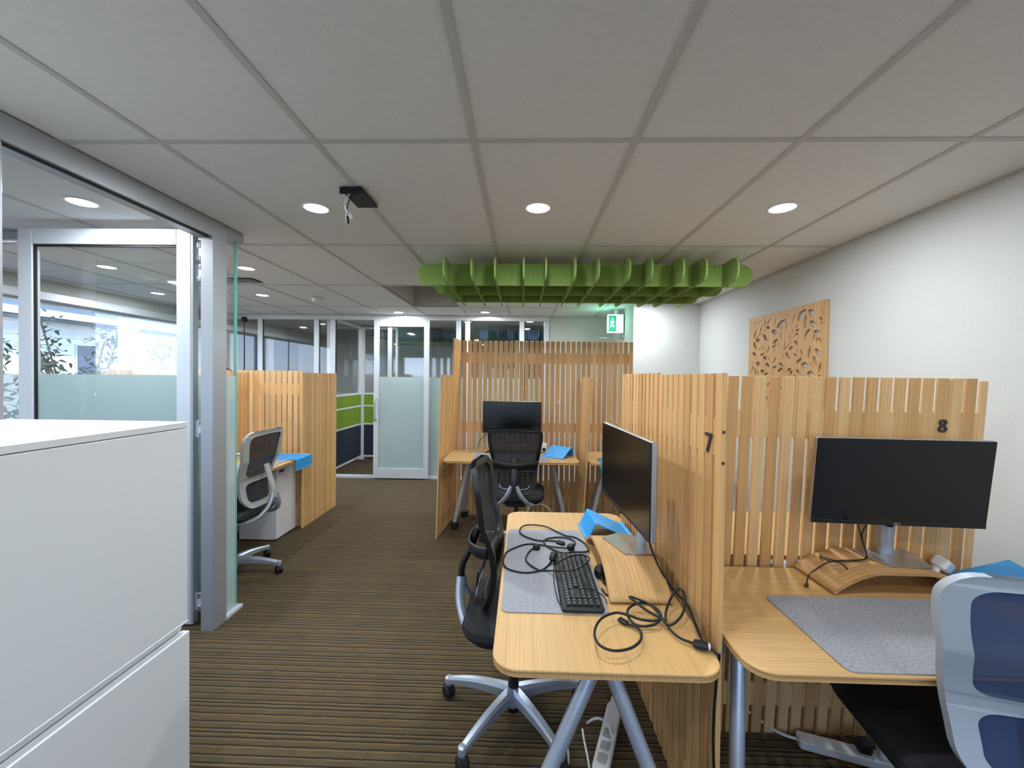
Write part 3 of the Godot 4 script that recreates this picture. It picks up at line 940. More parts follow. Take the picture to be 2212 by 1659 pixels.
func build_screens() -> void:
	# beside desk 7
	var s7 := slat_screen("timber slat screen marked 7 along the near desk with the tangled cables", Vector3(0.58, 0, -1.187), 90.0, 10, 0.0558, 0.0145, 1.5, B15, 0.0, 0.015)
	letters(s7, "number", "7", 0.082, 0.004, mats.number_dark, Vector3(0.073, 1.288, -0.0097), Vector3(0, PI, 0), "Droid Sans", 700)
	for y in [1.33, 1.24]:
		part(s7, "screw_hole", lathe([Vector2(0, 0.0), Vector2(0.005, 0.0), Vector2(0.005, 0.0008), Vector2(0, 0.0008)], 10), mats.art_edge, Vector3(-0.0004, y, 0.0), Vector3(0, 0, PI / 2))
	slat_screen("timber slat screen at the far end of the near desk, behind its monitor", Vector3(0.58, 0, -1.752), 90.0, 11, 0.0558, 0.0145, 1.508, B15, 0.0, 0.015)
	# behind desk 8
	var s8 := slat_screen("timber slat screen marked 8 between the white wall and the screen marked 7", Vector3(0.6015, 0, -1.725), 0.0, 22, 0.054, 0.0145, 1.5, [[1.255, 1.365], [0.12, 0.22]], 3.2, 0.012, 1)
	part(s8, "slat", bbox(Vector3(0.026, 1.49, 0.012), 0.0012), mats.slat_5, Vector3(0.054 * 22 + 0.013, 0.745, 0))
	part(s8, "spacer", bbox(Vector3(0.0145, 1.495, 0.0115), 0.0), mats.slat_0, Vector3(0.054 * 19 + 0.0395 + 0.00725, 0.7475, 0))
	part(s8, "spacer", bbox(Vector3(0.0145, 0.11, 0.008), 0.0), mats.slat_2, Vector3(0.054 * 21 + 0.0395 + 0.00725, 1.31, 0))
	letters(s8, "number", "8", 0.072, 0.004, mats.number_dark, Vector3(1.052, 1.312, 0.0082), Vector3.ZERO, "Droid Sans", 700)
	# around desk 4
	var b4 := [[1.635, 1.745], [0.90, 1.0], [0.20, 0.30]]
	var s4 := slat_screen("tall timber slat screen marked 4 behind the far desks", Vector3(-0.70, 0, -4.36), 0.0, 34, 0.0553, 0.0145, 1.872, b4, 0.0, 0.012, 3)
	letters(s4, "number", "4", 0.072, 0.004, mats.number_pale, Vector3(1.086, 1.222, 0.0082), Vector3.ZERO, "Droid Sans", 700)
	slat_screen("stepped timber slat side screen at the left end of the far desk", Vector3(-0.775, 0, -3.68), 84.5, 12, 0.0556, 0.0145, func(i: int) -> float: return 1.5 if i < 7 else 1.872, B15, 1.4)
	slat_screen("short timber slat divider between the two far desks", Vector3(0.548, 0, -3.66), 90.0, 12, 0.0556, 0.0145, 1.49, B15, 3.0)
	# left station
	slat_screen("timber slat screen end return next to the white pedestal, facing the aisle", Vector3(-2.12, 0, -3.862), 90.0, 13, 0.0556, 0.011, 1.505, [[1.29, 1.40], [0.50, 0.61], [0.08, 0.16]])
	slat_screen("long timber slat screen at the end of the desk with the grey framed chair", Vector3(-2.138, 0, -3.925), 180.0, 36, 0.0556, 0.0115, 1.522, [[1.29, 1.40], [0.50, 0.61], [0.08, 0.16]], 0.0, 0.012, 2)
	slat_screen("timber slat screen behind the desk seen through the frosted corner glass", Vector3(-2.665, 0, -3.90), -90.0, 22, 0.0556, 0.0115, 1.5, B15)

func build_desks() -> void:
	var S: Material = mats.silver_paint
	var d := desk("bamboo desk covered with tangled black cables beside screen 7", -0.073, 0.535, -1.035, -2.275, false)
	for f in [[0.225, -1.14, -0.10, -1.0], [0.24, -1.14, 0.50, -0.985], [0.22, -2.16, -0.03, -2.22], [0.24, -2.16, 0.49, -2.22]]:
		desk_leg(d, Vector3(f[0], 0.704, f[1]), Vector3(f[2], 0.075, f[3]), S)
	d = desk("bamboo desk with one grey mat in front of screen 8", 0.60, 1.81, -1.05, -1.655, true)
	for f in [[0.70, -1.31, 0.60, -1.115], [0.70, -1.35, 0.63, -1.60], [1.70, -1.31, 1.84, -1.06], [1.70, -1.35, 1.80, -1.60]]:
		desk_leg(d, Vector3(f[0], 0.704, f[1]), Vector3(f[2], 0.075, f[3]), S)
	d = desk("bamboo desk on caster legs below the tall screen marked 4", -0.715, 0.520, -3.62, -4.21, true)
	for f in [[-0.50, -3.88, -0.645, -3.93], [-0.50, -3.92, -0.60, -4.26], [0.28, -3.88, 0.43, -3.93], [0.28, -3.92, 0.40, -4.26]]:
		desk_leg(d, Vector3(f[0], 0.704, f[1]), Vector3(f[2], 0.075, f[3]), mats.bright_leg)
	d = desk("bamboo desk right of the short divider below the tall screen", 0.606, 1.80, -3.62, -4.21, true)
	for f in [[0.80, -3.88, 0.655, -3.86], [0.80, -3.92, 0.70, -4.26], [1.58, -3.88, 1.72, -3.86], [1.58, -3.92, 1.70, -4.26]]:
		desk_leg(d, Vector3(f[0], 0.704, f[1]), Vector3(f[2], 0.075, f[3]), mats.bright_leg)
	d = desk("bamboo desk glimpsed through the gaps of screen 8", 0.64, 1.84, -1.775, -2.36, true)
	for f in [[0.80, -2.05, 0.70, -1.86], [0.80, -2.09, 0.70, -2.30], [1.68, -2.05, 1.76, -1.86], [1.68, -2.09, 1.76, -2.30]]:
		desk_leg(d, Vector3(f[0], 0.704, f[1]), Vector3(f[2], 0.075, f[3]), S)
	d = desk("bamboo desk with a white pedestal beside the grey framed chair", -2.60, -2.0, -2.62, -3.86, false)
	for f in [[-2.28, -2.76, -2.52, -2.72], [-2.30, -2.76, -2.08, -2.72], [-2.30, -3.46, -2.54, -3.44]]:
		desk_leg(d, Vector3(f[0], 0.704, f[1]), Vector3(f[2], 0.075, f[3]), S)
	# mats
	mat_on("grey felt desk mat under the black keyboard", -0.061, 0.285, -1.288, -1.998, DT)
	mat_on("grey felt desk mat lying bare on the desk in front of screen 8", 0.848, 1.56, -1.06, -1.43, DT)
	mat_on("grey felt desk mat on the far desk behind the black chair", -0.456, 0.254, -3.66, -4.03, DT)
	mat_on("grey felt desk mat on the desk beside the white pedestal", -2.38, -2.04, -2.90, -3.62, DT)
	# pedestal
	var p := thing("drawer_pedestal", "white locking pedestal under the desk by the grey framed chair", "pedestal", Vector3(-2.34, 0, -3.70))
	box(p, "body", Vector3(-0.17, 0.012, -0.155), Vector3(0.145, 0.66, 0.155), mats.white_laminate, 0.002)
	box(p, "door", Vector3(0.147, 0.016, -0.153), Vector3(0.165, 0.658, 0.153), mats.white_laminate, 0.002)
	box(p, "lock_plate", Vector3(0.165, 0.60, 0.04), Vector3(0.168, 0.625, 0.115), mats.black_plastic, 0.001)
	box(p, "finger_pull", Vector3(0.165, 0.30, 0.12), Vector3(0.1675, 0.40, 0.135), mats.grey_plastic, 0.001)
	for k in 4:
		box(p, "glide", Vector3([-0.15, 0.12][k % 2], 0, [-0.14, 0.11][k / 2]), Vector3([-0.12, 0.15][k % 2], 0.012, [-0.11, 0.14][k / 2]), mats.black_rubber, 0.001)

func build_cabinet() -> void:
	var c := thing("storage_cabinet", "tall white two-section storage cabinet beside the glass door", "cabinet", Vector3(-1.455, 0, -0.7))
	# front faces the aisle (+x); far end at z = -1.36
	var zf := -1.355 + 0.7
	var zn := 0.9 + 0.7
	box(c, "lower_body", Vector3(-0.305, 0.0, zf + 0.002), Vector3(0.298, 0.60, zn), mats.white_lacquer, 0.002)
	box(c, "upper_body", Vector3(-0.305, 0.604, zf + 0.002), Vector3(0.298, 1.296, zn), mats.white_lacquer, 0.002)
	box(c, "top", Vector3(-0.31, 1.2975, zf), Vector3(0.318, 1.318, zn + 0.002), mats.white_lacquer, 0.002)
	box(c, "lower_front", Vector3(0.2995, 0.03, zf + 0.001), Vector3(0.325, 0.602, zn), mats.white_lacquer, 0.002)
	box(c, "upper_front", Vector3(0.2995, 0.640, zf + 0.001), Vector3(0.318, 1.2955, zn), mats.white_lacquer, 0.002)
	box(c, "upper_lip", Vector3(0.2995, 0.632, zf + 0.001), Vector3(0.320, 0.6395, zn), mats.white_lacquer, 0.001)

func build_chairs() -> void:
	var bp: Material = mats.black_plastic
	office_chair("office_chair", "black mesh office chair with silver base tucked under the cable-strewn desk", Vector3(-0.025, 0, -1.76), deg_to_rad(-92), bp, mats.mesh_black, mats.silver_paint, deg_to_rad(110), 0.228, 0.030, 1.06, 0.085)
	office_chair("office_chair", "pale grey framed office chair with blue mesh back in front of screen 8", Vector3(1.245, 0, -1.15), deg_to_rad(-8), mats.pale_plastic, mats.mesh_blue, mats.silver_paint, deg_to_rad(40), 0.245, 0.050, 0.95)
	office_chair("office_chair", "black mesh office chair at the far desk under the number 4", Vector3(-0.045, 0, -3.53), deg_to_rad(-3), bp, mats.mesh_black, mats.silver_paint, deg_to_rad(20), 0.226, 0.030)
	office_chair("office_chair", "grey framed office chair with dark mesh back beside the white pedestal", Vector3(-2.115, 0, -2.93), deg_to_rad(90), mats.grey_plastic, mats.mesh_grey, mats.silver_paint, deg_to_rad(-82), 0.222, 0.044)

func cord(label: String, called: String, px: Array, r: float, m: Material, group := "") -> Node3D:
	# px: [u, v, height] in the photograph, each on a surface of known height
	var pts := []
	for p in px: pts.append(at_y(p[0], p[1], p[2]))
	var o := thing(called, label, "cable", Vector3.ZERO, 0.0, group)
	part(o, "cord", tube(smooth_path(pts, 5), r, 8), m)
	return o

func zpx(list: Array, ox: float, oy: float, sc: float, y: float) -> Array:
	var out := []
	for i in list.size():
		var p: Array = list[i]
		out.append([ox + p[0] / sc, oy + p[1] / sc, p[2] if p.size() > 2 else y])
	return out

func plug_at(o: Node3D, a: Vector3, b: Vector3, s: Vector3, m: Material, called := "plug") -> void:
	var q := part(o, called, bbox(s, minf(s.y, s.x) * 0.3), m)
	var d := (b - a).normalized()
	q.transform = Transform3D(Basis.looking_at(d, Vector3.UP), b)

func build_near_desk_items() -> void:
	var K: Material = mats.black_rubber
	# monitor, riser
	var m := monitor("slim black monitor turned side-on on the near plywood riser", Vector3(0.408, 1.114, -1.615), deg_to_rad(-86.5), 0.0, 0.8155, Vector3(0.487, 0.8, -1.652), "")
	stand_base(m, [Vector3(0.341, 0, -1.70), Vector3(0.394, 0, -1.541), Vector3(0.508, 0, -1.543), Vector3(0.508, 0, -1.70), Vector3(0.42, 0, -1.75)])
	ply_riser("bent plywood monitor riser on the near desk against screen 7", Vector3(0.402, DT, -1.612), PI / 2, 0.515, 0.207, 0.085, mats.riser_z)
	var fs := folded_stand("bright blue folded tablet stand at the far end of the near desk", Vector3(0.413, DT, -1.995), 0.0, [Vector2(-0.118, 0.003), Vector2(-0.106, 0.003), Vector2(-0.070, 0.080), Vector2(0.098, 0.004), Vector2(0.112, 0.014)], 0.215)
	fs.rotation.y = deg_to_rad(2)
	# keyboard: x along its length, z towards the typist
	var k := thing("keyboard", "black full size keyboard lying on the near grey mat", "keyboard", Vector3(0.2015, DT + 0.0038, -1.488), deg_to_rad(-90))
	part(k, "body", slab(0.402, 0.138, 0.014, 0.014, 0.004), mats.black_plastic)
	var kt := bbox(Vector3(0.0158, 0.007, 0.0152), 0.0015)
	var st := begin()
	var stp := begin()
	var dot := bbox(Vector3(0.0035, 0.0004, 0.0035), 0.0)
	for row in 6:
		var z := -0.050 + row * 0.0182 + (0.004 if row > 0 else 0.0)
		var x := -0.19
		while x < 0.19:
			var gap: bool = (x > 0.074 and x < 0.082) or (x > 0.130 and x < 0.138)
			var space: bool = row == 5 and x > -0.115 and x < -0.02
			if space:
				st.append_from(bbox(Vector3(0.104, 0.007, 0.0152), 0.0015), 0, Transform3D(Basis(), Vector3(-0.062, 0.0165, z)))
				x = -0.001
				continue
			if not (row == 3 and x > 0.074 and x < 0.130):
				st.append_from(kt, 0, Transform3D(Basis(), Vector3(x, 0.0165, z)))
				stp.append_from(dot, 0, Transform3D(Basis(), Vector3(x - 0.003, 0.0203, z - 0.003)))
			x += 0.0178 if not gap else 0.0225
	tag(part(k, "keys", st.commit(), mats.key_cap), "", "", "", "stuff")
	tag(part(k, "key_legends", stp.commit(), mats.key_print), "", "", "", "stuff")
	# cables on the mat
	var y := DT + 0.009
	var a := cord("black power cable coiled in a wide loop at the far end of the near mat", "power_cable", zpx([[720, 352], [640, 345], [560, 345], [450, 310], [405, 268], [430, 225], [500, 212], [620, 225], [720, 270], [800, 305], [880, 320], [960, 370], [990, 412], [980, 440], [870, 445], [760, 450], [650, 402], [612, 362], [640, 330], [740, 318], [830, 330], [876, 360], [868, 385]], 1020, 1080, 3.95, y), 0.0036, K)
	plug_at(a, at_y(1195, 1168, y), at_y(1211, 1173, y), Vector3(0.024, 0.018, 0.04), K)
	plug_at(a, at_y(1240, 1174, y), at_y(1233, 1182, y + 0.008), Vector3(0.032, 0.03, 0.03), mats.black_plastic)
	var b := cord("black cable with a round plug looping over the near mat and keyboard", "power_cable", zpx([[545, 412], [495, 430], [458, 500], [490, 550], [570, 597], [640, 602], [740, 605, 0.765], [860, 600, 0.768], [950, 560, 0.768], [1000, 505, 0.762], [950, 470, 0.768], [860, 475, 0.772], [780, 505, 0.77], [720, 550, 0.766]], 1020, 1080, 3.95, y), 0.0033, K)
	plug_at(b, at_y(1151, 1186, y), at_y(1159, 1182, y + 0.004), Vector3(0.028, 0.022, 0.03), K)
	var c := cord("black cable hanging over the left edge of the near mat", "power_cable", zpx([[815, 412, 0.744], [700, 402, 0.742], [600, 386], [480, 375], [380, 402], [290, 450], [266, 530], [300, 585], [400, 615], [500, 618], [600, 595], [660, 545], [690, 485, 0.75]], 1020, 1080, 3.95, y - 0.002), 0.0036, K)
	plug_at(c, at_y(1190, 1216, 0.75), at_y(1195, 1202, 0.762), Vector3(0.026, 0.024, 0.045), K)
	var kc := []
	for p in zpx([[1150, 880, 0.736], [1120, 820, 0.742], [1000, 740, 0.762], [940, 670, 0.764], [1000, 760, 0.764], [1048, 860, 0.75], [1010, 940, 0.738], [900, 962, 0.738], [790, 930, 0.738], [730, 850, 0.738], [698, 700, 0.738], [695, 580, 0.74]], 1020, 1080, 3.95, 0.738):
		kc.append(k.transform.affine_inverse() * at_y(p[0], p[1], p[2]))
	part(k, "cord", tube(smooth_path(kc, 5), 0.0016, 8), K)
	# display cable in loose coils
	var e := cord("thick black display cable coiled on the bare near end of the desk", "display_cable", zpx([[1330, 1058, 0.738], [1410, 1090, 0.742], [1445, 1150, 0.745], [1420, 1220, 0.75], [1330, 1272, 0.752], [1200, 1285, 0.755], [1090, 1240, 0.757], [1045, 1160, 0.76], [1060, 1070, 0.76], [1120, 1000, 0.76], [1230, 962, 0.758], [1340, 985, 0.755], [1440, 1020, 0.752], [1560, 1030, 0.75], [1615, 1000, 0.752], [1580, 930, 0.755], [1500, 885, 0.755], [1420, 878, 0.752], [1340, 920, 0.748], [1325, 980, 0.746], [1380, 1055, 0.744], [1460, 1078, 0.744], [1560, 1060, 0.745], [1600, 1010, 0.75], [1500, 950, 0.757], [1400, 875, 0.766], [1342, 826, 0.77], [1410, 845, 0.766], [1510, 890, 0.760], [1600, 980, 0.756], [1660, 1062, 0.748], [1720, 1055, 0.75], [1790, 980, 0.765], [1815, 880, 0.785], [1805, 790, 0.80], [1760, 762, 0.80], [1700, 830, 0.78], [1652, 960, 0.757], [1665, 1070, 0.744], [1760, 1170, 0.742], [1880, 1220, 0.742]], 1020, 1080, 3.95, 0.745), 0.0038, K)
	plug_at(e, at_y(1357, 1348, 0.738), at_y(1346, 1342, 0.739), Vector3(0.018, 0.011, 0.032), mats.black_plastic)
	plug_at(e, at_y(1496, 1389, 0.742), at_y(1514, 1393, 0.744), Vector3(0.028, 0.016, 0.04), mats.dark_metal, "connector")
	plug_at(e, at_y(1496, 1389, 0.742), at_y(1529, 1396, 0.744), Vector3(0.022, 0.012, 0.014), mats.white_plastic, "connector_tip")
	var f := thing("display_cable", "long black cable falling from the side-on monitor past the desk corner to the floor", "cable")
	part(f, "cord", tube(smooth_path([Vector3(0.46, 1.0, -1.60), Vector3(0.475, 0.93, -1.575), at_y(1410, 1194, 0.845), at_y(1438, 1250, 0.785), at_y(1463, 1282, 0.748), at_y(1488, 1313, 0.738), at_y(1516, 1381, 0.738), Vector3(0.535, 0.738, -1.11), Vector3(0.552, 0.715, -1.13), Vector3(0.556, 0.64, -1.15), Vector3(0.556, 0.45, -1.163), Vector3(0.570, 0.22, -1.155), Vector3(0.60, 0.03, -1.14), Vector3(0.66, 0.006, -1.13)], 5), 0.004, 8), K)
	# small black things under the riser
	var u := thing("power_plug", "black round plug and lead lying under the near plywood riser", "plug", at_y(1296, 1234, DT + 0.024))
	part(u, "plug_body", lathe([Vector2(0, -0.02), Vector2(0.018, -0.02), Vector2(0.022, -0.008), Vector2(0.022, 0.008), Vector2(0.012, 0.022), Vector2(0, 0.024)], 14), mats.black_plastic)
	part(u, "lead", tube(smooth_path([Vector3(0, 0.0, 0), Vector3(0.005, -0.017, 0.05), Vector3(0.03, -0.02, 0.09), Vector3(0.0, -0.02, 0.13), Vector3(-0.01, -0.02, 0.09)], 4), 0.0035, 8), K)
	# under the desk
	var pb := thing("power_board", "white power board with a white lead on the carpet under the near desk", "power board", Vector3(0.365, 0.0, -1.65), deg_to_rad(-22))
	part(pb, "body", slab(0.062, 0.34, 0.034, 0.012, 0.004), mats.white_plastic, Vector3(0, 0.001, 0))
	part(pb, "end_cap", slab(0.045, 0.05, 0.03, 0.008, 0.003), mats.white_plastic, Vector3(0, 0.002, -0.19))
	for i in 3:
		part(pb, "socket", slab(0.036, 0.044, 0.002, 0.008, 0.0006), mats.grey_plastic, Vector3(0, 0.0352, 0.0 + 0.06 * i))
	part(pb, "lead", tube(smooth_path([Vector3(0, 0.018, -0.215), Vector3(0.004, 0.05, -0.25), Vector3(-0.02, 0.22, -0.22), Vector3(-0.06, 0.45, -0.06), Vector3(-0.06, 0.70, 0.10)], 4), 0.005, 8), mats.white_plastic)
	for w in [[[1268, 1562, 0.05], [1280, 1554, 0.09], [1295, 1552, 0.10], [1312, 1563, 0.08], [1322, 1590, 0.05], [1326, 1600, 0.04]], [[1203, 1625, 0.01], [1206, 1600, 0.05], [1217, 1578, 0.09], [1222, 1590, 0.09], [1228, 1640, 0.03], [1222, 1659, 0.01]], [[1258, 1575, 0.03], [1262, 1600, 0.02], [1270, 1640, 0.01], [1276, 1680, 0.01]]]:
		cord("thin white lead looping on the carpet under the near desk", "white_lead", w, 0.0045, mats.white_plastic, "white leads under the near desk")

func build_desk_eight_items() -> void:
	var m := monitor("large black monitor facing out on the plywood riser below the number 8", Vector3(1.39, 1.112, -1.535), deg_to_rad(-3.5), deg_to_rad(5.5), 0.8155, Vector3(1.405, 0.8, -1.60), "DELL")
	stand_base(m, [Vector3(1.302, 0, -1.635), Vector3(1.305, 0, -1.55), Vector3(1.335, 0, -1.488), Vector3(1.47, 0, -1.481), Vector3(1.514, 0, -1.60), Vector3(1.50, 0, -1.64)])
	ply_riser("bent plywood monitor riser in front of screen 8", Vector3(1.350, DT, -1.552), 0.0, 0.50, 0.209, 0.085, mats.riser_x)
	var fs := folded_stand("blue folded tablet stand beside the white wall near screen 8", Vector3(1.735, DT, -1.535), deg_to_rad(-22), [Vector2(-0.13, 0.003), Vector2(-0.118, 0.003), Vector2(0.045, 0.085), Vector2(0.085, 0.004), Vector2(0.098, 0.004)], 0.2)
	fs.position = Vector3(1.765, DT, -1.50)
	var y := 0.83
	var c := cord("slim black lead hanging from the number 8 monitor onto its riser", "display_cable", zpx([[1030, 700, 0.96], [1045, 755, 0.92], [1065, 830, 0.87], [1090, 900, 0.835], [1075, 948, 0.825], [950, 966, 0.822], [860, 955, 0.825], [780, 930, 0.80], [738, 895, 0.78], [760, 932, 0.79], [830, 960, 0.82], [900, 972, 0.825], [950, 1012, 0.80], [985, 1060, 0.775]], 1540, 920, 3.292, y), 0.0022, mats.black_rubber)
	part(c, "cord", tube(smooth_path([at_y(1872, 1134, 0.965), at_y(1862, 1152, 0.93), at_y(1865, 1175, 0.88), at_y(1871, 1195, 0.835), at_y(1868, 1208, 0.825), at_y(1800, 1212, 0.81), at_y(1770, 1225, 0.775), at_y(1748, 1242, 0.742), at_y(1743, 1258, 0.735)], 5), 0.0022, 8), mats.black_rubber)
	plug_at(c, at_y(1743, 1258, 0.736), at_y(1742, 1264, 0.737), Vector3(0.012, 0.008, 0.022), mats.black_plastic)
	var w := thing("power_cube", "white plug-in adapter tipped on its corner beside the blue stand near screen 8", "adapter", Vector3(1.655, DT + 0.038, -1.632))
	part(w, "case", bbox(Vector3(0.075, 0.045, 0.05), 0.008), mats.white_plastic, Vector3.ZERO, Vector3(deg_to_rad(18), deg_to_rad(20), deg_to_rad(-30)))
	part(w, "pin_plate", bbox(Vector3(0.02, 0.024, 0.024), 0.003), mats.white_plastic, Vector3(-0.038, -0.018, 0.01), Vector3(0, deg_to_rad(20), deg_to_rad(-30)))
	var pb := thing("power_board", "white power board on the carpet below the desk at screen 8", "power board", Vector3(1.30, 0, -1.62), deg_to_rad(72))
	part(pb, "body", slab(0.06, 0.34, 0.034, 0.012, 0.004), mats.white_plastic, Vector3(0, 0.001, 0))
	part(pb, "plug", bbox(Vector3(0.045, 0.05, 0.05), 0.01), mats.black_plastic, Vector3(0.0, 0.061, 0.05))
	part(pb, "plug", bbox(Vector3(0.045, 0.06, 0.06), 0.008), mats.white_plastic, Vector3(0.0, 0.066, 0.125))
	part(pb, "lead", tube(smooth_path([Vector3(0, 0.018, -0.17), Vector3(0.01, 0.02, -0.24), Vector3(0.10, 0.008, -0.33), Vector3(0.20, 0.008, -0.42), Vector3(0.24, 0.008, -0.56), Vector3(0.2, 0.008, -0.72), Vector3(0.18, 0.008, -0.8)], 4), 0.0055, 8), mats.white_plastic)

func build_far_desk_items() -> void:
	var m := monitor("black monitor on the far desk under the number 4", Vector3(-0.105, 1.075, -4.17), 0.0, 0.0, 0.8155, Vector3(-0.10, 0.8, -4.21), "")
	stand_base(m, [Vector3(-0.2, 0, -4.17), Vector3(-0.2, 0, -4.03), Vector3(0.0, 0, -4.03), Vector3(0.0, 0, -4.17)])
	ply_riser("bent plywood monitor riser on the far desk behind the black chair", Vector3(-0.10, DT, -4.10), 0.0, 0.56, 0.18, 0.085, mats.riser_x)
	folded_stand("blue folded tablet stand on the right of the far desk under the number 4", Vector3(0.36, DT, -3.93), deg_to_rad(62), [Vector2(-0.13, 0.003), Vector2(-0.12, 0.003), Vector2(0.05, 0.09), Vector2(0.085, 0.004), Vector2(0.10, 0.004)], 0.22).rotation.y = deg_to_rad(54)
	var pc := thing("power_cube", "small white power cube with a dark socket on the far desk", "power cube", Vector3(0.222, DT, -4.13))
	part(pc, "case", bbox(Vector3(0.062, 0.09, 0.062), 0.008), mats.white_plastic, Vector3(0, 0.046, 0))
	part(pc, "socket", lathe([Vector2(0, 0), Vector2(0.018, 0), Vector2(0.018, 0.002), Vector2(0, 0.002)], 16), mats.dark_metal, Vector3(0, 0.03, 0.0308), Vector3(PI / 2, 0, 0))
	var fs := folded_stand("blue folded tablet stand hanging over the edge of the desk right of the divider", Vector3(0.80, DT, -3.70), 0.0, [Vector2(-0.10, 0.004), Vector2(0.10, 0.004), Vector2(0.105, -0.10)], 0.2)
	fs.rotation.y = deg_to_rad(-90)
	fs.position = Vector3(0.80, DT, -3.72)
	var cb := thing("white_lead", "pale lead looping in the air under the far desk", "cable")
	part(cb, "cord", tube(smooth_path([Vector3(0.08, 0.30, -3.95), Vector3(0.06, 0.12, -3.95), Vector3(0.09, 0.03, -3.95), Vector3(0.05, 0.12, -3.95), Vector3(0.09, 0.22, -3.95), Vector3(0.18, 0.255, -3.95), Vector3(0.28, 0.20, -3.95), Vector3(0.31, 0.08, -3.95), Vector3(0.30, 0.01, -3.94)], 5), 0.005, 8), mats.white_plastic)
	var ck := thing("power_cable", "dark lead drooping from the far desk to the carpet beside the chair", "cable")
	part(ck, "cord", tube(smooth_path([Vector3(0.19, 0.7, -4.0), Vector3(0.17, 0.40, -3.98), Vector3(0.10, 0.2, -3.97), Vector3(0.0, 0.12, -3.96), Vector3(-0.05, 0.02, -3.95), Vector3(0.05, 0.01, -3.9), Vector3(0.2, 0.01, -3.92)], 5), 0.004, 8), mats.black_rubber)
	var mk := thing("display_cable", "thin dark lead behind the far monitor resting on its riser", "cable")
	part(mk, "cord", tube(smooth_path([Vector3(-0.12, 0.98, -4.24), Vector3(-0.28, 0.93, -4.25), Vector3(-0.42, 0.85, -4.24), Vector3(-0.46, 0.74, -4.22)], 5), 0.003, 8), mats.black_rubber)
	# left station
	var ml := monitor("black monitor on the desk behind the frosted corner glass", Vector3(-2.45, 1.114, -3.10), deg_to_rad(90), 0.0, DT + 0.0002, Vector3(-2.52, 0.8, -3.10), "")
	stand_base(ml, [Vector3(-2.57, 0, -3.21), Vector3(-2.42, 0, -3.21), Vector3(-2.42, 0, -2.99), Vector3(-2.57, 0, -2.99)])
	folded_stand("blue folded tablet stand hanging over the desk edge above the white pedestal", Vector3(-2.13, DT, -3.66), 0.0, [Vector2(-0.17, 0.016), Vector2(-0.155, 0.004), Vector2(0.14, 0.005), Vector2(0.145, -0.085), Vector2(0.150, -0.092)], 0.27)
	var hs := thing("headset", "white headset with a dark ear cushion on the desk by the grey framed chair", "headset", Vector3(-2.24, DT + 0.004, -3.14), deg_to_rad(30))
	var band := []
	for i in 13:
		var an := PI * i / 12.0
		band.append(Vector3(0.075 * cos(an), 0.035 + 0.085 * sin(an), 0))
	part(hs, "headband", tube(band, 0.007, 8), mats.white_plastic)
	for sx in [-1.0, 1.0]:
		var ec := part(hs, "ear_cup", lathe([Vector2(0, -0.014), Vector2(0.03, -0.014), Vector2(0.035, 0.0), Vector2(0.03, 0.012), Vector2(0, 0.014)], 18), mats.white_plastic, Vector3(0.072 * sx, 0.036, 0), Vector3(0, 0, PI / 2 * sx))
		part(ec, "cushion", lathe([Vector2(0, 0.0), Vector2(0.024, 0.0), Vector2(0.027, 0.008), Vector2(0, 0.012)], 16), mats.black_soft, Vector3(0, 0.012, 0))

# ---------------------------------------------------------------- fittings
func leaf_poly(c: Vector2, an: float, l: float, w: float, bend: float) -> PackedVector2Array:
	var p := PackedVector2Array()
	var d := Vector2.from_angle(an)
	var n := Vector2(-d.y, d.x)
	var m := 7
	for i in m + 1:
		var f := float(i) / m
		p.append(c + d * l * f + n * (w * pow(sin(PI * pow(f, 0.85)), 0.9) * 0.5 + bend * sin(PI * f)))
	for i in range(m - 1, 0, -1):
		var f := float(i) / m
		p.append(c + d * l * f + n * (-w * pow(sin(PI * pow(f, 0.85)), 0.9) * 0.5 + bend * sin(PI * f)))
	return p

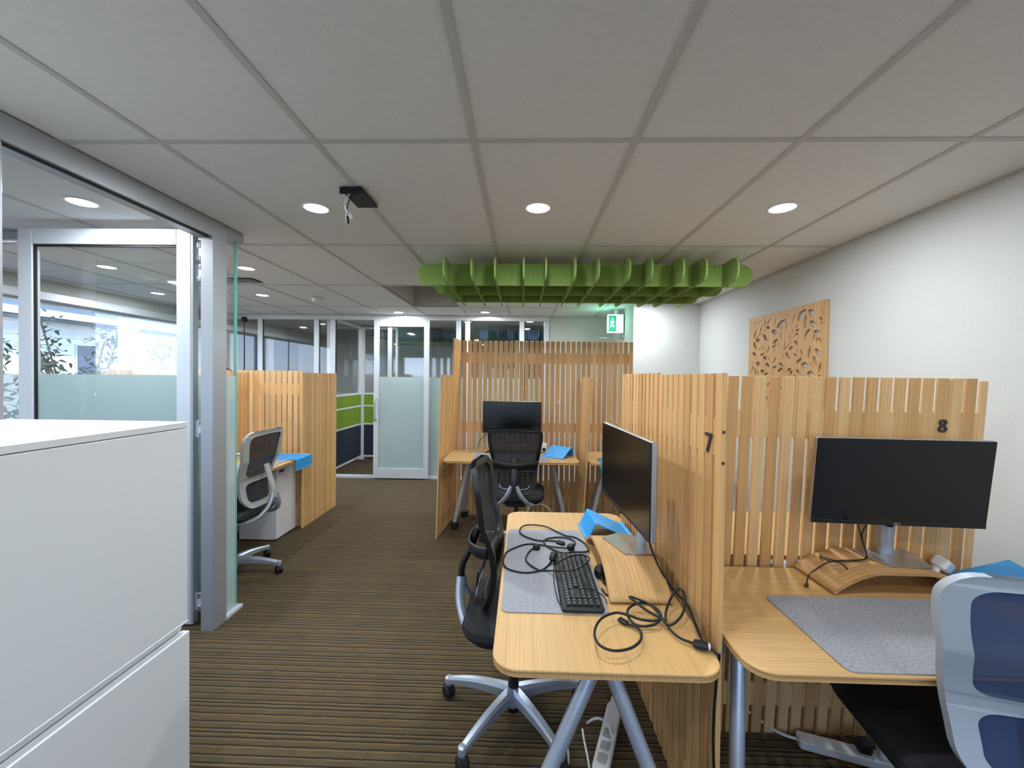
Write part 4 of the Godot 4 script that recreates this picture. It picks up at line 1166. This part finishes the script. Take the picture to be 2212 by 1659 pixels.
func build_wall_art() -> void:
	var s := 0.93
	var t := CSGBox3D.new()
	t.name = "wall_panel"
	t.size = Vector3(s, s, 0.018)
	t.material = mats.art_wood
	add_child(t)
	t.position = Vector3(2.04 - 0.0115, 2.03 - s / 2, -(3.71 + 2.78) / 2)
	t.rotation.y = deg_to_rad(-90)
	tag(t, "square plywood panel with cut-out leaf sprigs hung on the white wall", "wall panel")
	# each leaf: foot and tip as they lie on the wall in the photograph, and its breadth
	var leaves := [[245,850,300,660,35], [340,800,405,580,30], [430,640,460,490,25], [480,600,560,460,25], [470,640,545,650,45], [405,770,495,880,60], [275,870,400,885,65], [240,890,295,1050,60], [250,605,300,530,15], [330,600,350,510,12], [370,550,395,505,12], [615,605,655,440,20], [725,430,860,420,60], [650,640,840,490,80], [870,435,860,385,15], [945,560,990,360,25], [825,510,840,720,25], [1020,520,1195,310,110], [1215,340,1360,430,90], [1155,690,1185,380,60], [560,710,700,740,70], [710,700,800,545,12], [725,710,740,880,25], [1245,540,1400,630,75], [1140,860,1260,650,70], [1310,720,1475,730,55], [1330,755,1330,890,45], [1385,805,1370,940,35], [1405,820,1470,920,35], [1450,290,1478,385,15], [1500,330,1488,390,12], [1415,460,1485,500,30], [1440,540,1485,580,25], [585,930,690,850,45], [570,1005,655,950,25], [690,890,710,1010,20], [605,1100,640,995,15], [880,900,905,760,20], [780,1040,815,880,25], [950,760,940,650,18], [1000,660,1040,580,22], [990,705,1070,670,20], [990,780,1050,740,35], [960,890,1050,950,60], [865,1040,960,990,55], [810,1095,895,1200,60], [770,1105,770,1240,22], [755,1080,940,880,13], [945,850,990,710,10], [255,855,425,725,12], [432,715,455,650,10], [345,1010,360,1060,20], [388,970,395,1045,18], [425,985,432,1065,18], [485,1100,530,960,28], [355,1145,440,1105,30], [405,1175,500,1205,50], [475,1125,565,1300,14], [545,1180,545,1090,15], [590,1290,650,1165,30], [220,1100,315,1150,55], [455,1290,550,1340,50], [575,1380,660,1325,30], [690,1280,785,1335,40], [665,1430,775,1365,40], [785,1375,785,1480,18], [280,1290,380,1300,70], [205,1450,245,1300,30], [215,1280,240,1240,18], [255,1345,290,1500,38], [305,1400,345,1490,20], [360,1420,460,1440,55], [430,1490,520,1455,25], [835,1420,930,1375,40], [880,1500,945,1410,45], [990,1410,1085,1460,60], [955,1470,1000,1560,25], [1000,1280,1115,1205,50], [1090,1315,1240,1310,75], [1215,1220,1265,960,55], [1330,1035,1470,1140,70], [1305,1140,1385,1350,60], [1405,1470,1455,1250,45], [1190,1470,1350,1480,75], [1235,1245,1350,1375,12], [955,1105,1025,1165,30], [1080,1040,1125,1150,35], [1025,1030,1030,1080,18], [1060,1180,1105,1190,14], [1400,1525,1445,1497,22], [700,1500,720,1640,45], [300,1600,420,1560,50], [480,1700,560,1580,45], [640,1760,760,1720,55], [900,1660,960,1800,45], [1100,1600,1220,1700,60], [1300,1620,1420,1580,55], [1250,1850,1330,1720,50], [1000,1900,1120,1860,55], [420,1850,520,1940,50], [260,1760,300,1880,35], [760,1880,820,2000,45]]
	for l in leaves:
		var a: Vector3 = t.transform.affine_inverse() * at_x(1600.0 + l[0] / 8.295, 630.0 + l[1] / 8.295, 2.026)
		var b: Vector3 = t.transform.affine_inverse() * at_x(1600.0 + l[2] / 8.295, 630.0 + l[3] / 8.295, 2.026)
		var a2 := Vector2(a.x, a.y)
		var b2 := Vector2(b.x, b.y)
		var len := a2.distance_to(b2)
		cut(t, leaf_poly(a2, (b2 - a2).angle(), len, minf(l[4] / 1750.0, len * 0.5), 0.0))

func cut(t: CSGBox3D, poly: PackedVector2Array) -> void:
	for v in poly:
		if maxf(absf(v.x), absf(v.y)) > 0.44: return
	var c := CSGPolygon3D.new()
	c.name = "cutout"
	c.polygon = poly
	c.depth = 0.04
	c.operation = CSGShape3D.OPERATION_SUBTRACTION
	c.material = mats.art_wood
	t.add_child(c, true)
	c.position.z = 0.02

func build_ceiling_fittings() -> void:
	var y := CEIL
	var lab := "round recessed downlight in the tiled ceiling over the cabinet and near desks"
	for p in [[-1.098, -2.13, "round recessed downlight right beside the black ceiling bracket"], [0.068, -2.126, "round recessed downlight in front of the middle of the green baffle"], [1.31, -2.123, "round recessed downlight nearest the white wall, ahead of the green baffle"], [0.068, -4.44, "round recessed downlight hidden behind the middle of the green baffle"], [1.31, -4.38, "round recessed downlight by the white corner wall behind the green baffle"], [-1.718, -5.575, "round recessed downlight just above the sliding glass door"], [-0.52, -5.52, "round recessed downlight by the glass wall beyond the missing ceiling tile"], [-1.098, -0.86], [0.068, -0.86], [1.31, -0.86], [-1.098, 0.3], [0.068, 0.3], [1.31, 0.3], [0.068, 1.6], [1.31, 1.6]]:
		downlight(Vector3(p[0], y + 0.003, p[1]), p[2] if p.size() > 2 else lab, "downlights of the main office", 1.0 if p[1] < -1.0 else 0.42)
	for p in [[-2.30, -3.33, "round recessed downlight next to the slotted air grille"], [-2.889, -4.447, "round recessed downlight between the smoke detector and the glass corner"], [-3.465, -3.31, "round recessed downlight seen through the middle of the open glass door"], [-4.015, -4.383, "round recessed downlight seen through the glass door close to its hinge stile"]]:
		downlight(Vector3(p[0], y + 0.003, p[1]), p[2], "downlights above the left desks")
	for p in [[-2.287, -2.06], [-3.3, -0.8]]:
		downlight(Vector3(p[0], y + 0.003, p[1]), "round recessed downlight inside the glass fronted room by the cabinet", "downlights in the glass fronted room")
	baffle("acoustic_baffle", "large green felt acoustic baffle of crossed rounded fins hanging over the far desks", mats.green_felt, -0.774, 1.625, 2.145, 2.302, [-2.96, -3.30, -3.62], [-0.544, -0.356, -0.197, -0.003, 0.147, 0.344, 0.5, 0.706, 0.853, 1.06, 1.21, 1.416], -2.74, -3.86)
	# open junction plate with dangling leads
	var t := thing("ceiling_bracket", "black ceiling mounting plate with white leads dangling from it", "bracket", Vector3(-0.808, y, -1.985))
	box(t, "plate", Vector3(-0.052, -0.014, -0.105), Vector3(0.052, -0.002, 0.105), mats.dark_metal, 0.002)
	box(t, "fold", Vector3(-0.052, -0.034, 0.098), Vector3(0.052, -0.0145, 0.105), mats.dark_metal, 0.001)
	part(t, "lead", tube(smooth_path([Vector3(-0.02, -0.012, 0.06), Vector3(-0.035, -0.04, 0.07), Vector3(-0.04, -0.075, 0.07), Vector3(-0.03, -0.105, 0.07), Vector3(-0.018, -0.12, 0.07)], 4), 0.004, 8), mats.white_plastic)
	part(t, "lead", tube(smooth_path([Vector3(-0.01, -0.012, 0.05), Vector3(-0.03, -0.06, 0.06), Vector3(-0.032, -0.11, 0.07), Vector3(-0.030, -0.125, 0.07)], 4), 0.0025, 8), mats.black_plastic)
	part(t, "plug", bbox(Vector3(0.012, 0.03, 0.01), 0.003), mats.white_plastic, Vector3(-0.013, -0.125, 0.07), Vector3(0, 0, 0.3))
	part(t, "plug", bbox(Vector3(0.013, 0.035, 0.01), 0.003), mats.black_plastic, Vector3(-0.028, -0.142, 0.07), Vector3(0, 0, 0.15))
	# smoke detector, sprinkler, slot grille
	var sm := thing("smoke_detector", "white round smoke detector on the ceiling beyond the left downlights", "smoke detector", Vector3(-2.345, y, -4.56))
	part(sm, "base", lathe([Vector2(0, -0.016), Vector2(0.055, -0.016), Vector2(0.058, -0.008), Vector2(0.058, -0.001), Vector2(0, -0.001)], 24), mats.white_plastic)
	part(sm, "sensor_dome", lathe([Vector2(0, -0.046), Vector2(0.03, -0.044), Vector2(0.042, -0.034), Vector2(0.044, -0.0165)], 24), mats.white_plastic)
	var sg := thing("slot_grille", "dark slotted air grille in the ceiling behind the glass corner", "air grille", Vector3(-2.78, y, -3.75))
	box(sg, "frame", Vector3(-0.30, -0.004, -0.085), Vector3(0.30, -0.001, 0.085), mats.dark_metal, 0.0005)
	for k in 4:
		box(sg, "blade", Vector3(-0.29, -0.010, -0.06 + 0.038 * k), Vector3(0.29, -0.0045, -0.045 + 0.038 * k), mats.grey_plastic, 0.001)
	# exit sign
	var ex := thing("exit_sign", "lit green and white running figure exit sign beside the white corner wall", "exit sign", Vector3(1.165, 2.175, -5.20))
	box(ex, "sign_box", Vector3(-0.105, -0.12, -0.03), Vector3(0.095, 0.12, 0.028), mats.white_plastic, 0.003)
	box(ex, "sign_light_face", Vector3(-0.10, -0.115, 0.0285), Vector3(0.09, 0.115, 0.0315), mats.exit_sign_face, 0.001)
	box(ex, "sign_light_green", Vector3(-0.095, -0.10, 0.032), Vector3(0.0, 0.10, 0.034), mats.exit_sign_green, 0.001)
	var man := part(ex, "sign_figure", prism(PackedVector2Array([Vector2(0, 0.045), Vector2(0.016, 0.03), Vector2(0.028, 0.012), Vector2(0.012, 0.014), Vector2(0.010, -0.01), Vector2(0.026, -0.03), Vector2(0.02, -0.055), Vector2(0.0, -0.02), Vector2(-0.02, -0.05), Vector2(-0.03, -0.045), Vector2(-0.008, -0.005), Vector2(-0.01, 0.015), Vector2(-0.026, 0.004), Vector2(-0.02, 0.03)]), 0.002), mats.exit_sign_face, Vector3(-0.048, 0.0, 0.0355))
	part(man, "head", lathe([Vector2(0, -0.001), Vector2(0.010, -0.001), Vector2(0.010, 0.001), Vector2(0, 0.001)], 12), mats.exit_sign_face, Vector3(0.004, 0.06, 0), Vector3(PI / 2, 0, 0))
	box(ex, "hanger", Vector3(-0.02, 0.12, -0.01), Vector3(0.02, CEIL - 2.176, 0.01), mats.white_plastic, 0.002)
	var el := OmniLight3D.new()
	el.name = "sign_lamp"
	el.light_energy = 0.06
	el.light_color = Color(0.55, 1.0, 0.85)
	el.light_size = 0.08
	el.shadow_enabled = true
	ex.add_child(el)
	el.position = Vector3(-0.15, 0.0, 0.06)
	# door closer
	var dc := thing("door_closer", "thin metal door closer arms on the white corner wall under the exit sign", "door closer", Vector3(1.27, 2.02, -5.25))
	box(dc, "bracket", Vector3(-0.022, -0.02, -0.05), Vector3(0.004, 0.02, 0.05), mats.brushed, 0.002)
	part(dc, "arm", tube([Vector3(-0.01, 0.0, 0), Vector3(-0.13, -0.03, 0.02)], 0.006, 8), mats.brushed)
	part(dc, "arm", tube([Vector3(-0.13, -0.03, 0.02), Vector3(-0.30, -0.015, -0.03)], 0.006, 8), mats.brushed)

# ---------------------------------------------------------------- plants and outside
func leaf_blade(l: float, w: float, droop: float) -> ArrayMesh:
	var st := begin()
	st.set_smooth_group(1)
	var n := 5
	for i in n:
		var f0 := float(i) / n
		var f1 := float(i + 1) / n
		var w0 := w * sin(PI * minf(1.0, pow(f0, 0.7))) * 0.5
		var w1 := w * sin(PI * minf(1.0, pow(f1, 0.7))) * 0.5
		var y0 := -droop * f0 * f0
		var y1 := -droop * f1 * f1
		quad(st, Vector3(-w0, y0, l * f0), Vector3(0, y0 - w0 * 0.3, l * f0), Vector3(0, y1 - w1 * 0.3, l * f1), Vector3(-w1, y1, l * f1))
		quad(st, Vector3(0, y0 - w0 * 0.3, l * f0), Vector3(w0, y0, l * f0), Vector3(w1, y1, l * f1), Vector3(0, y1 - w1 * 0.3, l * f1))
	return done(st)

func shrub(label: String, at: Vector3, h: float, spread: float, n: int, sd: int) -> void:
	var t := thing("shrub", label, "shrub", at)
	var r := RandomNumberGenerator.new()
	r.seed = sd
	var st := SurfaceTool.new()
	st.begin(Mesh.PRIMITIVE_TRIANGLES)
	var blade := leaf_blade(0.10, 0.042, 0.03)
	for b in 14:
		var an := r.randf() * TAU
		var y := h * r.randf_range(0.35, 1.0)
		var tip := Vector3(cos(an) * spread * r.randf_range(0.4, 1.0), y, sin(an) * spread * r.randf_range(0.4, 1.0))
		var root := Vector3(0, h * 0.25 * r.randf(), 0)
		var pts := smooth_path([root, root.lerp(tip, 0.5) + Vector3(0, 0.1, 0), tip], 3)
		part(t, "branch", tube(pts, 0.012, 6), mats.bark)
		for k in n / 14:
			var f := r.randf_range(0.45, 1.05)
			var p := root.lerp(tip, f) + Vector3(r.randf_range(-1, 1), r.randf_range(-0.7, 1), r.randf_range(-1, 1)) * 0.17
			st.append_from(blade, 0, Transform3D(Basis.from_euler(Vector3(r.randf_range(-0.9, 0.9), r.randf() * TAU, r.randf_range(-0.6, 0.6))), p))
	tag(part(t, "foliage", st.commit(), mats.leaf), "", "", "", "stuff")

func build_outside() -> void:
	var g := slabbox("trim_2", Vector3(-22, -0.3, -26), Vector3(-4.73, -0.15, 12), mats.ground)
	g.set_meta("label", "paved ground outside the left windows")
	var b := thing("neighbour_building", "white rendered neighbouring building with a dark blue eave outside the left windows", "building", Vector3(-10.5, -0.15, -9))
	box(b, "wall", Vector3(-4, 0, -12), Vector3(0, 2.75, 10), mats.render_white)
	box(b, "eave", Vector3(-4, 2.75, -12.3), Vector3(0.55, 3.15, 10.3), mats.roof_blue)
	box(b, "gutter", Vector3(0.55, 2.78, -12.3), Vector3(0.66, 2.92, 10.3), mats.white_alu)
	box(b, "ledge", Vector3(0.0, 2.42, -12), Vector3(0.06, 2.47, 10), mats.render_white)
	for z in [-4.9, -0.75, 3.8]:
		var w := box(b, "window", Vector3(0.0, 1.55, z), Vector3(0.03, 2.30, z + 0.46), mats.white_alu)
		box(w, "pane", Vector3(0.012, -0.345, -0.205), Vector3(0.02, 0.345, 0.205), mats.dusk_pane, 0.0)
	shrub("leafy dark green shrub outside the left window nearest the glass room", Vector3(-6.3, -0.15, -4.3), 2.25, 0.6, 1700, 3)
	shrub("leafy dark green shrub outside beside the window mullion", Vector3(-6.6, -0.15, -5.9), 2.4, 0.65, 1900, 8)
	shrub("leafy dark green shrub outside the second left window", Vector3(-6.2, -0.15, -7.2), 2.2, 0.65, 1700, 12)
	# plant behind the left screen
	var p := thing("potted_plant", "potted plant with broad dark leaves peeking over the long timber screen", "plant", Vector3(-3.15, 0, -4.35))
	part(p, "pot", lathe([Vector2(0, 0), Vector2(0.13, 0), Vector2(0.17, 0.36), Vector2(0.155, 0.36), Vector2(0.15, 0.33), Vector2(0, 0.33)], 24), mats.white_plastic)
	part(p, "stem", tube(smooth_path([Vector3(0, 0.3, 0), Vector3(0.02, 0.8, 0.01), Vector3(-0.01, 1.45, 0)], 4), 0.014, 8), mats.bark)
	var bl := leaf_blade(0.30, 0.11, 0.12)
	for k in 14:
		part(p, "leaf", bl, mats.leaf, Vector3(0.0, 0.95 + 0.042 * k, 0), Vector3(deg_to_rad(-28 - 2 * (k % 5)), k * 2.4, 0))
	var fl := thing("pole_lamp", "thin black pole with a round black head near the far glass wall", "lamp", Vector3(-3.72, 0, -5.35))
	part(fl, "base", lathe([Vector2(0, 0), Vector2(0.13, 0), Vector2(0.13, 0.012), Vector2(0.012, 0.022), Vector2(0, 0.022)], 24), mats.black_plastic)
	rod(fl, "pole", Vector3(0, 0.02, 0), Vector3(0, 2.18, 0), 0.008, mats.black_plastic)
	part(fl, "head", lathe([Vector2(0, 2.17), Vector2(0.03, 2.18), Vector2(0.042, 2.21), Vector2(0.03, 2.245), Vector2(0, 2.255)], 18), mats.black_plastic)

const LAMP_ENERGY := 1.47

func _ready() -> void:
	rng.seed = 4
	cam_basis = Basis.from_euler(Vector3(PITCH, YAW, ROLL), EULER_ORDER_YXZ)
	var cam := Camera3D.new()
	cam.name = "camera"
	cam.fov = rad_to_deg(2.0 * atan(829.5 / F))
	cam.near = 0.05
	cam.far = 100.0
	cam.transform = Transform3D(cam_basis, EYE)
	add_child(cam)
	cam.current = true
	var sky := ProceduralSkyMaterial.new()
	sky.sky_top_color = Color(0.42, 0.60, 0.86)
	sky.sky_horizon_color = Color(0.80, 0.88, 0.97)
	sky.ground_bottom_color = Color(0.35, 0.35, 0.33)
	sky.ground_horizon_color = Color(0.62, 0.66, 0.68)
	sky.energy_multiplier = 7.5
	var env := Environment.new()
	env.background_mode = Environment.BG_SKY
	env.sky = Sky.new()
	env.sky.sky_material = sky
	env.ambient_light_source = Environment.AMBIENT_SOURCE_DISABLED
	env.tonemap_mode = Environment.TONE_MAPPER_LINEAR
	env.tonemap_exposure = 1.12
	env.sdfgi_enabled = true
	env.ssao_enabled = true
	env.ssil_enabled = true
	var we := WorldEnvironment.new()
	we.name = "world"
	we.environment = env
	add_child(we)
	var sun := DirectionalLight3D.new()
	sun.name = "sun"
	sun.light_energy = 4.0
	sun.light_color = Color(1.0, 0.96, 0.9)
	sun.light_angular_distance = 0.5
	sun.shadow_enabled = true
	add_child(sun)
	sun.look_at_from_position(Vector3.ZERO, Vector3(-0.62, -0.75, 0.22))
	make_materials()
	build_shell()
	build_glass()
	build_meeting_room()
	build_screens()
	build_desks()
	build_cabinet()
	build_chairs()
	build_near_desk_items()
	build_desk_eight_items()
	build_far_desk_items()
	build_wall_art()
	build_ceiling_fittings()
	build_outside()
